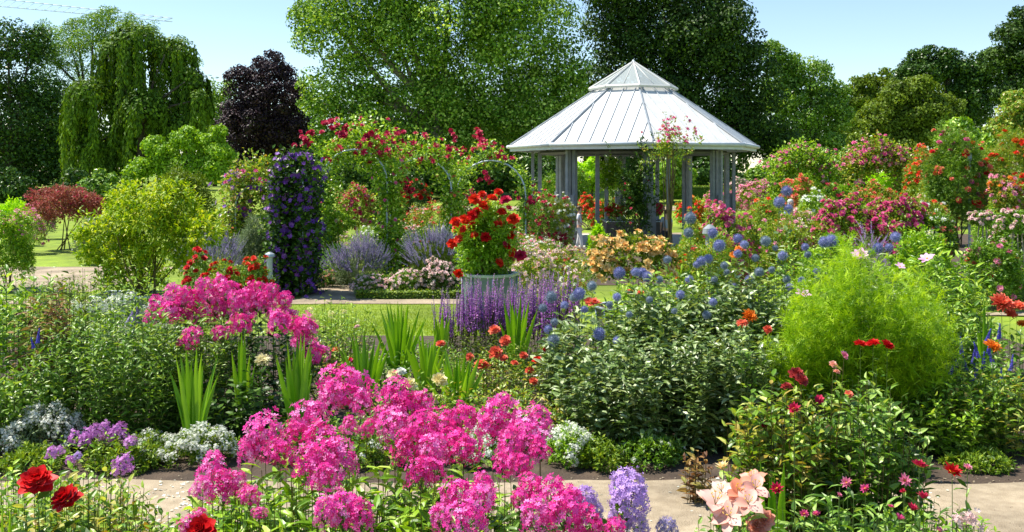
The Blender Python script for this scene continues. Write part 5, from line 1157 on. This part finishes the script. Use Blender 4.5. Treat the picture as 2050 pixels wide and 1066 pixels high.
# globe thistles
balls = [(1382, 437, 12), (1378, 466, 9), (1427, 467, 11), (1440, 492, 12), (1477, 478, 11), (1490, 490, 9), (1477, 508, 9), (1533, 483, 11), (1552, 497, 7), (1567, 512, 9), (1512, 517, 7), (1520, 545, 9), (1404, 523, 11), (1418, 518, 10), (1395, 530, 8), (1240, 547, 12), (1272, 545, 9), (1285, 546, 10), (1296, 554, 10), (1336, 520, 8),
         (1103, 595, 13), (1160, 588, 11), (1150, 595, 10), (1185, 573, 11), (1130, 611, 8), (1110, 645, 8), (1098, 660, 8), (1108, 681, 10), (1200, 669, 13), (1087, 617, 8), (1235, 595, 8), (1236, 682, 8), (1427, 605, 8), (1415, 631, 9), (1350, 623, 7), (1450, 532, 8), (1362, 590, 8), (1575, 383, 10), (1578, 418, 8), (1560, 405, 10), (1650, 485, 10), (1665, 482, 12), (1612, 495, 9), (1617, 510, 7), (1793, 475, 11), (1758, 497, 10), (1780, 495, 8), (1697, 509, 9), (1602, 650, 10), (1636, 542, 8), (1575, 560, 8), (1580, 575, 8), (1605, 562, 8), (1430, 560, 7), (1455, 545, 7), (1380, 560, 8), (1320, 560, 7), (1220, 610, 8), (1170, 620, 8), (1300, 600, 7), (1260, 630, 7), (1500, 560, 8), (1470, 575, 8), (1545, 540, 7), (1745, 505, 7), (1643, 640, 8)]
def ball_heads(lo, hi, dd): return [(x_, y_, 'globe', ('thistle', 'thistle', 'thistle_pale')[int(RG.integers(0, 3))] if r_ > 7 else 'thistle_pale', r_ / F * dd * RG.uniform(.95, 1.12), dd + RG.uniform(-.15, .15) - (.5 if y_ > 585 else 0)) for x_, y_, r_ in balls if lo <= x_ < hi]
plant('globe_thistle', 'globe thistle clump with grey-green leaves left of the others, beside the purple salvia', 1175, 7.6, .42, .85, 110, TL, .12, 14, [G['g_grey'], G['stemgreen']], heads=ball_heads(1000, 1262, 7.6), cat='globe thistle', group='globe thistle clumps', lean=.25, pitch=5)
plant('globe_thistle', 'large globe thistle clump in the middle, in front of the peach begonias', 1330, 7.5, .50, 1.12, 210, TL, .105, 22, [G['g_grey'], G['stemgreen']], heads=ball_heads(1262, 1442, 7.7), cat='globe thistle', group='globe thistle clumps', lean=.25, pitch=5)
plant('globe_thistle', 'tall globe thistle clump on the right touching the feathery green plant', 1480, 7.6, .48, 1.18, 210, TL, .105, 22, [G['g_grey'], G['stemgreen']], heads=ball_heads(1442, 1720, 7.8), cat='globe thistle', group='globe thistle clumps', lean=.25, pitch=5)
plant('globe_thistle', 'globe thistle behind the feathery plant showing a few blue balls', 1740, 8.8, .30, 1.20, 40, TL, .12, 14, [G['g_grey'], G['stemgreen']], heads=ball_heads(1720, 1850, 8.6), cat='globe thistle', group='globe thistle clumps', lean=.2, pitch=5)
plant('sage_bush', 'dense grey-green sage-like bush at the foot of the globe thistles', 1290, 6.75, .62, .80, 250, TL, .085, 20, [G['g_grey'], G['stemgreen']], ry=.35, dome=.3, lean=.2, pitch=5)
plant('sage_bush', 'dense green bush below the tall globe thistles, left of the orange dahlia', 1450, 6.8, .42, .92, 190, TL, .085, 20, [G['g_grey'], G['stemgreen']], ry=.35, dome=.25, lean=.2, pitch=5)
plant('lily_plant', 'narrow-leaved green stalks with small coral blooms behind the globe thistles', 1330, 9.5, .7, 1.05, 120, TLn, .12, 18, [G['g_fresh'], G['stemgreen']], ry=.4, heads=[(1190, 608, 'rose_low', 'coral', .07), (1180, 605, 'rose_low', 'coral', .06), (1282, 588, 'rose_low', 'coral', .04), (1262, 585, 'rose_low', 'coral', .04), (1480, 500, 'rose_low', 'orange', .05), (1468, 512, 'rose_low', 'orange', .05)])
# feathery cosmos
g = GP(1715, 7.0); root = empty('cosmos_plant', g, 'big feathery lime green cosmos with a few pale pink flowers', 'cosmos'); b = MB()
TFe = [];
for q in range(16):
    t_, f_ = T_sliver(.075, .1); a_ = RG.normal(0, 1.15); e_ = RG.normal(0, .5); y0 = RG.uniform(0, .55); L_ = RG.uniform(.35, .6)
    V_ = t_ * L_; V_ = np.stack([V_[:, 0] * math.cos(a_) + V_[:, 1] * math.sin(a_), V_[:, 1] * math.cos(a_) * math.cos(e_) - V_[:, 0] * math.sin(a_) + y0, V_[:, 1] * math.sin(e_) + V_[:, 2]], 1)
    TFe.append((V_, [tuple(k_ + q * 5 for k_ in ff) for ff in f_]))
TF = (np.concatenate([v_[0] for v_ in TFe]), sum([v_[1] for v_ in TFe], []))
tp_ = []
for (px_, py_, rp_, n_) in ((1690, 500, 20, 10), (1700, 535, 40, 18), (1725, 560, 60, 26), (1660, 570, 55, 24), (1800, 575, 65, 26), (1600, 640, 50, 22), (1690, 640, 80, 40), (1790, 650, 80, 40), (1580, 700, 45, 20), (1850, 620, 45, 16), (1640, 700, 70, 30), (1740, 720, 80, 34), (1830, 710, 60, 20), (1565, 720, 50, 24), (1885, 670, 45, 20), (1600, 600, 30, 12), (1620, 590, 30, 8)):
    for q in range(n_):
        aa = RG.random() * 6.28; rr = math.sqrt(RG.random()) * rp_; tp_.append(P(px_ + rr * math.cos(aa), py_ + rr * .75 * math.sin(aa), 7.0 + RG.uniform(-.45, .45)))
herb(b, g, .5, .4, 1, 0, TF, .16, 13, ms=0, tips=np.array(tp_), start=.45, end=1.03, lean=.4, sr=.0015, pitch=18, dome=.2, az=2.4)
hs = [(1722, 512, .062), (1856, 518, .052), (1608, 590, .055), (1802, 534, .035)]
b.stems(np.array([g] * 4), np.array([P(x_, y_ + 3, 6.9) for x_, y_, s_ in hs]), .003, 1)
b.build('foliage', [MC['g_feather'], MC['stemgreen']], root)
for x_, y_, s_ in hs: put_flower(root, 'cosmos', 'cosmos', P(x_, y_, 6.9), RG.normal(0, .2, 3) + [0, -.35, .8], s_)
# right side
plant('dahlia_plant', 'orange dahlia standing in front of the globe thistles', 1497, 6.5, .12, .85, 10, TL, .09, 10, [G['g_mid'], G['stemgreen']], heads=[(1500, 634, 'dahlia', 'orange', .055, 6.4), (1486, 650, 'dahlia', 'coral', .045, 6.4), (1537, 660, 'rose', 'coral', .033, 6.4)], lean=.1)
plant('zinnia_plant', 'three flat deep red blooms side by side before the feathery cosmos', 1748, 6.2, .14, .70, 14, TL, .08, 10, [G['g_mid'], G['stemgreen']], heads=[(1722, 691, 'dahlia', 'red', .045, 6.1), (1748, 690, 'dahlia', 'red', .05, 6.1), (1776, 693, 'dahlia', 'red', .042, 6.1)], lean=.1)
plant('perennial_bush', 'bright green lance-leaved clump behind the feathery cosmos', 1870, 9.2, .55, 1.22, 150, TLn, .13, 18, [G['g_fresh'], G['stemgreen']], dome=.3, heads=[(1857, 518, 'rose_low', 'pink', .03), (1860, 470, 'tuft', 'cream', .03)])
plant('perennial_bush', 'dark green leafy clump right behind the cosmos', 1905, 8.0, .42, .95, 110, TL, .10, 15, [G['g_mid'], G['stemgreen']])
plant('perennial_bush', 'fresh leafy stalks behind the globe thistles left of the cosmos', 1600, 9.5, .5, 1.28, 110, TLn, .12, 16, [G['g_fresh'], G['stemgreen']], dome=.35)
plant('blue_salvia', 'violet-blue salvia spikes behind the orange dahlia at right', 1940, 7.0, .42, .62, 100, TL, .07, 12, [G['g_mid'], G['stemgreen']],
      heads=[(x_, y_, 'spikewide', 'blue', .13) for x_, y_ in ((1973, 690), (2000, 680), (1948, 730), (1960, 720), (1935, 745), (1895, 740), (1847, 730), (2005, 770), (1990, 735), (1925, 710), (1955, 760), (1978, 710), (1900, 752), (1942, 770), (1968, 742), (2022, 745), (1850, 745), (1912, 735))])
plant('dahlia_plant', 'coral dahlias on tall stems at the right edge', 2020, 7.4, .22, .85, 30, TL, .09, 12, [G['g_mid'], G['stemgreen']], heads=[(2005, 610, 'dahlia', 'coral', .085, 7.2), (2036, 618, 'dahlia', 'coral', .08, 7.2), (2045, 650, 'dahlia', 'orange', .04, 7.2), (2022, 630, 'dahlia', 'coral', .05, 7.2)])
plant('dahlia_plant', 'single golden orange dahlia above the blue salvia', 1986, 6.6, .16, .68, 18, TL, .08, 10, [G['g_mid'], G['stemgreen']], heads=[(1986, 696, 'dahlia', 'orange', .062, 6.5)])
plant('rose_bush', 'leafy rose bush at the right edge behind the lower path', 2010, 6.65, .42, .58, 120, TL, .075, 13, [G['g_rosy'], G['stemgreen']], cat='rose bush')
plant('leafy_plant', 'bright green bush below the blue salvia at right', 1905, 6.6, .36, .52, 110, TL, .07, 13, [G['g_fresh'], G['stemgreen']])
plant('leafy_plant', 'shaded green clump under the three red blooms', 1800, 6.9, .40, .50, 90, TL, .08, 12, [G['g_dark'], G['stemgreen']])
plant('leafy_plant', 'ferny dark clump left of the rose bush by the lower path', 1680, 6.5, .35, .55, 100, TL, .08, 12, [G['g_mid'], G['stemred']])
plant('rose_bush', 'tall bronze-tinted rose bush behind the peach lilies', 1560, 4.75, .28, .95, 110, TL, .085, 17, [G['g_rosy'], G['stemred']], cat='rose bush', lean=.35, start=.2,
      heads=[(1595, 750, 'rose', 'duskyred', .04), (1605, 762, 'rose', 'duskyred', .035), (1592, 820, 'rose', 'crimson', .03), (1575, 775, 'rose', 'duskyred', .028), (1640, 800, 'rose_low', 'crimson', .022), (1700, 790, 'rose_low', 'coral', .022), (1530, 850, 'rose_low', 'crimson', .02), (1660, 860, 'rose_low', 'apricot', .022), (1690, 712, 'rose_low', 'pink', .022), (1668, 730, 'rose_low', 'apricot', .02), (1675, 745, 'rose_low', 'apricot', .02)])
plant('rose_bush', 'leafy rose bush beside the lower path right of the bronze one', 1730, 4.75, .30, .92, 120, TL, .085, 17, [G['g_mid'], G['stemred']], cat='rose bush', lean=.35, start=.15)

# ------------------------------------------------------------------ edging along the far side of the path
def edging(label, px, d, w_, h, fol, fl, n=160, name='edging_plant', group='low edging plants along the path'):
    loc = GP(px, d); root = empty(name, loc, label, 'edging plant', group); b = MB(); rx = w_ / F * d / 2
    pts, nr, v = shrub(b, loc + [0, 0, h * .35], rx, .20, h * .65, n * 2, 6, TD, .035, 0, zmin=-.3, lump=.2, floor=.015); b.build('foliage', [MC[fol]], root)
    for (kind, mt, cnt, sz) in fl:
        pp, nn = pick(pts, nr, cnt, .3, zmin=.05)
        put_many(root, kind, mt, pp, nn, sz, (0, 0, .7), .01)
edging('white alyssum mound at the left end of the path edging', 88, 6.6, 130, .32, 'g_sage', [('tuft', 'white', 100, .030)])
edging('small white alyssum patch beside the lilac flowers', 290, 6.45, 90, .17, 'g_box', [('tuft', 'white', 30, .024)])
edging('white alyssum mound under the tall sword leaves', 402, 6.4, 130, .22, 'g_box', [('tuft', 'white', 90, .026)])
edging('green edging mound left of the first white alyssum under lilac flowers', 60, 6.25, 120, .13, 'g_box', [])
edging('yellow-green edging mound in front of the lilac flowers', 250, 6.3, 170, .17, 'g_box', [])
edging('white alyssum behind the front phlox in the centre', 950, 6.4, 110, .20, 'g_fresh', [('tuft', 'white', 80, .028)])
edging('pale alyssum patch right of the front phlox', 1140, 6.4, 90, .22, 'g_fresh', [('tuft', 'white', 60, .026)])
edging('green edging mound right of the pale alyssum', 1200, 6.35, 90, .16, 'g_box', [])
edging('dark edging mound with few white dots below the sage bush', 1310, 6.4, 130, .18, 'g_mid', [('tuft', 'white', 10, .014)])
edging('green edging behind the front phlox left of centre', 740, 6.4, 130, .16, 'g_box', [('tuft', 'white', 20, .02)])
edging('green edging mound before the right-hand roses', 1790, 6.3, 130, .12, 'g_mid', [])
edging('low green tuft at the right end of the path edging', 1960, 6.3, 110, .10, 'g_box', [])
plant('lilac_phlox', 'lilac flower clusters above the edging at lower left', 215, 6.35, .34, .26, 26, TL, .05, 8, [G['g_fresh'], G['stemgreen']],
      heads=[(x_, y_, 'phlox_far', 'lilacpink', .042) for x_, y_ in ((150, 880), (170, 888), (195, 868), (212, 862), (230, 872), (248, 878), (205, 885), (225, 890), (262, 890), (180, 875), (240, 862))], lean=.3)
plant('lilac_phlox', 'sparse lilac flowers on thin stems close to the path at lower left', 200, 5.0, .30, .28, 22, TL, .05, 9, [G['g_fresh'], G['stemred']],
      heads=[(102, 912, 'phlox_far', 'lilacpink', .028), (120, 905, 'phlox_far', 'lilacpink', .026), (246, 934, 'phlox_far', 'lilacpink', .045), (155, 915, 'phlox_far', 'lilac', .022), (140, 925, 'phlox_far', 'lilacpink', .022), (238, 948, 'tuft', 'lilacpink', .03)], lean=.3)
# fallen petals and pebbles on the path
b = MB(); n = 420; px_ = np.concatenate([RG.uniform(300, 460, 170), RG.uniform(100, 1950, 250)]); d_ = RG.uniform(4.85, 6.05, n); d_[:170] = RG.uniform(5.2, 6.0, 170)
b.inst(T_diamond(.8), np.stack([X(px_, d_), d_, np.full(n, .022)], 1), frames_n(RG.normal(0, .25, (n, 3)) + [0, 0, 1]) , RG.uniform(.01, .035, n), 0)
tag(b.build('fallen_petals', MC['white']), 'scattered pale fallen petals on the gravel path', 'petals', kind='stuff')
b = MB(); n = 2600; px_ = RG.uniform(-100, 2150, n); d_ = RG.uniform(4.8, 6.1, n)
oct_ = (np.array([(1, 0, 0), (0, 1, 0), (-1, 0, 0), (0, -1, 0), (0, 0, .6), (0, 0, -.6)]), [(0, 1, 4), (1, 2, 4), (2, 3, 4), (3, 0, 4), (1, 0, 5), (2, 1, 5), (3, 2, 5), (0, 3, 5)])
b.inst(oct_, np.stack([X(px_, d_), d_, np.full(n, .016)], 1), frames_n(RG.normal(0, .4, (n, 3)) + [0, 0, 1]), RG.uniform(.003, .010, n), 0)
tag(b.build('pebbles', MC['gravel']), 'small stones lying on the near gravel path', 'pebbles', kind='stuff')

# ------------------------------------------------------------------ foreground bed (2.6 - 4.7 m)
fg = [(692, 785, 56), (660, 800, 34), (722, 812, 34), (618, 845, 44), (595, 872, 34), (530, 885, 46), (505, 910, 36), (560, 915, 40), (648, 905, 52), (625, 940, 46), (680, 930, 44), (655, 965, 36),
      (790, 800, 38), (810, 830, 42), (842, 815, 30), (770, 840, 28), (790, 865, 40), (845, 870, 42), (820, 905, 40), (885, 860, 42), (925, 850, 42), (905, 900, 48), (868, 910, 40), (840, 955, 36), (930, 905, 34), (870, 945, 34),
      (998, 835, 44), (985, 862, 34), (1045, 862, 42), (1080, 850, 36), (1060, 895, 44), (1020, 900, 38), (1080, 905, 30), (1010, 935, 34), (1040, 935, 30),
      (425, 950, 36), (445, 985, 40), (405, 985, 28), (500, 1000, 30), (470, 975, 30), (685, 1030, 50), (650, 1030, 34), (720, 1040, 36), (915, 1005, 46), (960, 1010, 40), (930, 1050, 44), (885, 1045, 36), (970, 975, 26),
      (1100, 1000, 46), (1130, 1035, 50), (1075, 1045, 44), (1060, 985, 32), (1180, 1055, 40), (1040, 1005, 24), (1150, 1005, 30), (1230, 1068, 30), (380, 1060, 26), (700, 860, 22), (735, 860, 20), (400, 1040, 20), (520, 1030, 16)]
def fdep(y_, dd): return dd + .22 - .95 * max(0, (y_ - 780) / 280) ** 1.2
def fgh(lo, hi, dd, off=0): return [(x_, y_, 'phlox', 'magenta', r_ / F * fdep(y_, dd) * .83, fdep(y_, dd) + RG.uniform(-.05, .05)) for x_, y_, r_ in fg if lo <= x_ < hi]
FGL = dict(pitch=5, lean=.35, start=.5, hv=.16, dome=.25)
TLp = T_leaf(.32, .06, .22)
plant('garden_phlox', 'large magenta phlox in the foreground, left part with the highest flower head', 640, 3.45, .40, .93, 130, TLp, .10, 11, [G['g_fresh'], G['stemred']], heads=fgh(560, 750, 3.5), group='foreground magenta phlox', ry=.35, **FGL)
plant('garden_phlox', 'large magenta phlox in the foreground, middle part', 860, 3.45, .36, .90, 120, TLp, .10, 11, [G['g_fresh'], G['stemred']], heads=fgh(750, 960, 3.5), group='foreground magenta phlox', ry=.35, **FGL)
plant('garden_phlox', 'magenta phlox in the foreground, right part beside the lilac heads', 1060, 3.4, .26, .82, 80, TLp, .095, 11, [G['g_mid'], G['stemred']], heads=fgh(960, 1260, 3.4), group='foreground magenta phlox', ry=.3, **FGL)
plant('garden_phlox', 'darker magenta phlox at the lower left of the foreground group', 470, 3.5, .26, .82, 90, TLp, .095, 11, [G['g_fresh'], G['stemred']], heads=fgh(360, 560, 3.6), group='foreground magenta phlox', ry=.3, **FGL)
plant('lilac_phlox_plant', 'pale lilac phlox with rounded heads at the right end of the foreground', 1235, 3.2, .14, .80, 30, TLw, .11, 7, [G['g_fresh'], G['stemgreen']],
      heads=[(1258, 985, 'hydr', 'lilac', .062, 3.1), (1258, 1012, 'hydr', 'lilac', .066, 3.05), (1240, 1040, 'hydr', 'lilac', .04, 3.1), (1172, 1005, 'hydr', 'lilac', .048, 3.2), (1185, 1030, 'hydr', 'lilac', .04, 3.2), (1275, 1060, 'hydr', 'lilac', .04, 3.1), (1335, 1062, 'hydr', 'lavender', .036, 3.1)], lean=.3)
b_ = bpy.data.objects
plant('green_plant', 'bright green leafy undergrowth at the bottom centre below the phlox', 740, 3.05, .42, .88, 130, TLp, .085, 10, [G['g_fresh'], G['stemgreen']], ry=.3, dome=.1, start=.4, lean=.15)
plant('green_plant', 'small-leaved green plant at the bottom left beside the red roses', 300, 3.2, .22, .83, 130, TL, .045, 16, [G['g_fresh'], G['stemgreen']], dome=.3, lean=.25, start=.3)
plant('green_plant', 'loose green shoots at the lower left edge of the path', 150, 3.9, .34, .72, 110, TL, .065, 17, [G['g_rosy'], G['stemgreen']], dome=.2, lean=.3, start=.3)
plant('leafy_plant', 'loose green foliage hiding the path at the lower left edge', 50, 4.35, .34, .62, 110, TL, .07, 14, [G['g_fresh'], G['stemgreen']], dome=.2, lean=.3)
plant('leafy_plant', 'greenish foliage between the red roses and the bare patch of path', 185, 4.3, .26, .56, 90, TL, .06, 14, [G['g_rosy'], G['stemgreen']], dome=.3, lean=.3)
plant('leafy_plant', 'fine green foliage at the path edge left of the foreground phlox', 350, 4.2, .30, .40, 90, TL, .05, 13, [G['g_fresh'], G['stemgreen']], dome=.3, lean=.3)
plant('leafy_plant', 'green leaves along the path edge below the strawflowers', 1800, 4.5, .45, .42, 110, TL, .06, 13, [G['g_fresh'], G['stemgreen']], dome=.3, lean=.3)
plant('leafy_plant', 'low leafy growth at the path edge beneath the peach lilies', 1480, 4.4, .22, .42, 60, TL, .06, 12, [G['g_mid'], G['stemred']], dome=.3, lean=.3)
plant('red_rose', 'two big red roses with dark leaves at the lower left corner', 90, 2.95, .22, .88, 120, TLw, .075, 13, [G['g_dark'], G['stemgreen']], cat='rose bush',
      heads=[(74, 965, 'rose', 'red', .057, 2.95), (133, 1000, 'rose', 'red', .050, 2.95)], lean=.4, start=.45)
plant('red_rose', 'single red rose at the bottom edge below the phlox', 402, 2.9, .10, .62, 8, TLw, .07, 7, [G['g_dark'], G['stemgreen']], cat='rose bush', heads=[(402, 1062, 'rose', 'red', .050, 2.9)], lean=.3)
g_ = swords('broad sword leaf at the bottom left corner', 14, 0, 945, 30, 4, 2.7, group='foreground sword leaves')
g_ = swords('tall sword leaves right of the peach lilies', 1545, 0, 842, 60, 5, 3.6, group='foreground sword leaves')
plant('peach_lily', 'peach and pink lilies with open trumpets at the lower right', 1490, 3.1, .18, .84, 44, TLn, .10, 11, [G['g_mid'], G['stemgreen']], cat='lily', lean=.3,
      heads=[(1478, 992, 'lily', 'apricot', .055, 3.0), (1508, 962, 'lily', 'apricot', .045, 3.1), (1512, 980, 'lily', 'apricotpink', .045, 3.0), (1432, 1012, 'lily', 'apricotpink', .055, 3.0), (1462, 1036, 'lily', 'apricotpink', .05, 2.95), (1498, 1010, 'lily', 'apricot', .05, 2.95), (1445, 985, 'lily', 'apricotpink', .04, 3.05), (1530, 1042, 'rose', 'apricot', .035, 3.0), (1515, 1055, 'rose', 'apricot', .035, 3.0), (1448, 940, 'strawbud', 'peach', .028, 3.2)])
sf = [(1840, 934, 'crimson', .033), (1906, 946, 'red', .036), (1937, 937, 'pink', .016), (1811, 963, 'pink', .024), (1695, 967, 'pink', .023), (1733, 980, 'rosepink', .022), (1555, 980, 'crimson', .026), (1680, 992, 'pink', .012), (1610, 1030, 'rosepink', .016), (1634, 1030, 'rosepink', .017), (1783, 1016, 'rosepink', .014), (1880, 1063, 'pink', .018), (1590, 820, 'crimson', .025), (1808, 985, 'crimson', .013)]
plant('strawflower', 'strawflowers with crimson and pink blooms at the lower right, left half', 1680, 3.3, .28, .84, 120, TLn, .085, 14, [G['g_mid'], G['stemgreen']], lean=.3, start=.35, group='strawflowers in the foreground',
      heads=[(x_, y_, 'straw', m_, s_, 3.25) for x_, y_, m_, s_ in sf if x_ < 1790] , dome=.2)
plant('strawflower', 'strawflowers at lower right with deep red buds and one yellow-eyed red bloom', 1850, 3.3, .22, .80, 80, TLn, .08, 14, [G['g_mid'], G['stemgreen']], lean=.3, start=.35, group='strawflowers in the foreground',
      heads=[(x_, y_, 'straw', m_, s_, 3.25) for x_, y_, m_, s_ in sf if x_ >= 1790] + [(1848, 998, 'strawbud', 'crimson', .026, 3.2), (1826, 1022, 'strawbud', 'crimson', .026, 3.2), (1800, 1040, 'strawbud', 'rosepink', .02, 3.2)], dome=.2)
plant('pink_spray_plant', 'pale pink small flowers in the bottom right corner', 1930, 3.3, .14, .76, 30, TL, .06, 10, [G['g_mid'], G['stemgreen']], heads=[(1935, 1040, 'tuft', 'blush', .03, 3.2), (1950, 1052, 'tuft', 'blush', .03, 3.2), (1915, 1045, 'tuft', 'blush', .025, 3.2)], lean=.3)
plant('green_plant', 'leafy shoots in the extreme lower right corner', 2020, 3.0, .10, .82, 24, TL, .07, 9, [G['g_fresh'], G['stemgreen']], lean=.3)
plant('leafy_plant', 'bronze young shoots on the path edge left of the lilies', 1390, 5.6, .12, .34, 16, TL, .08, 7, [G['leaf_brown'], G['stemred']], lean=.3)
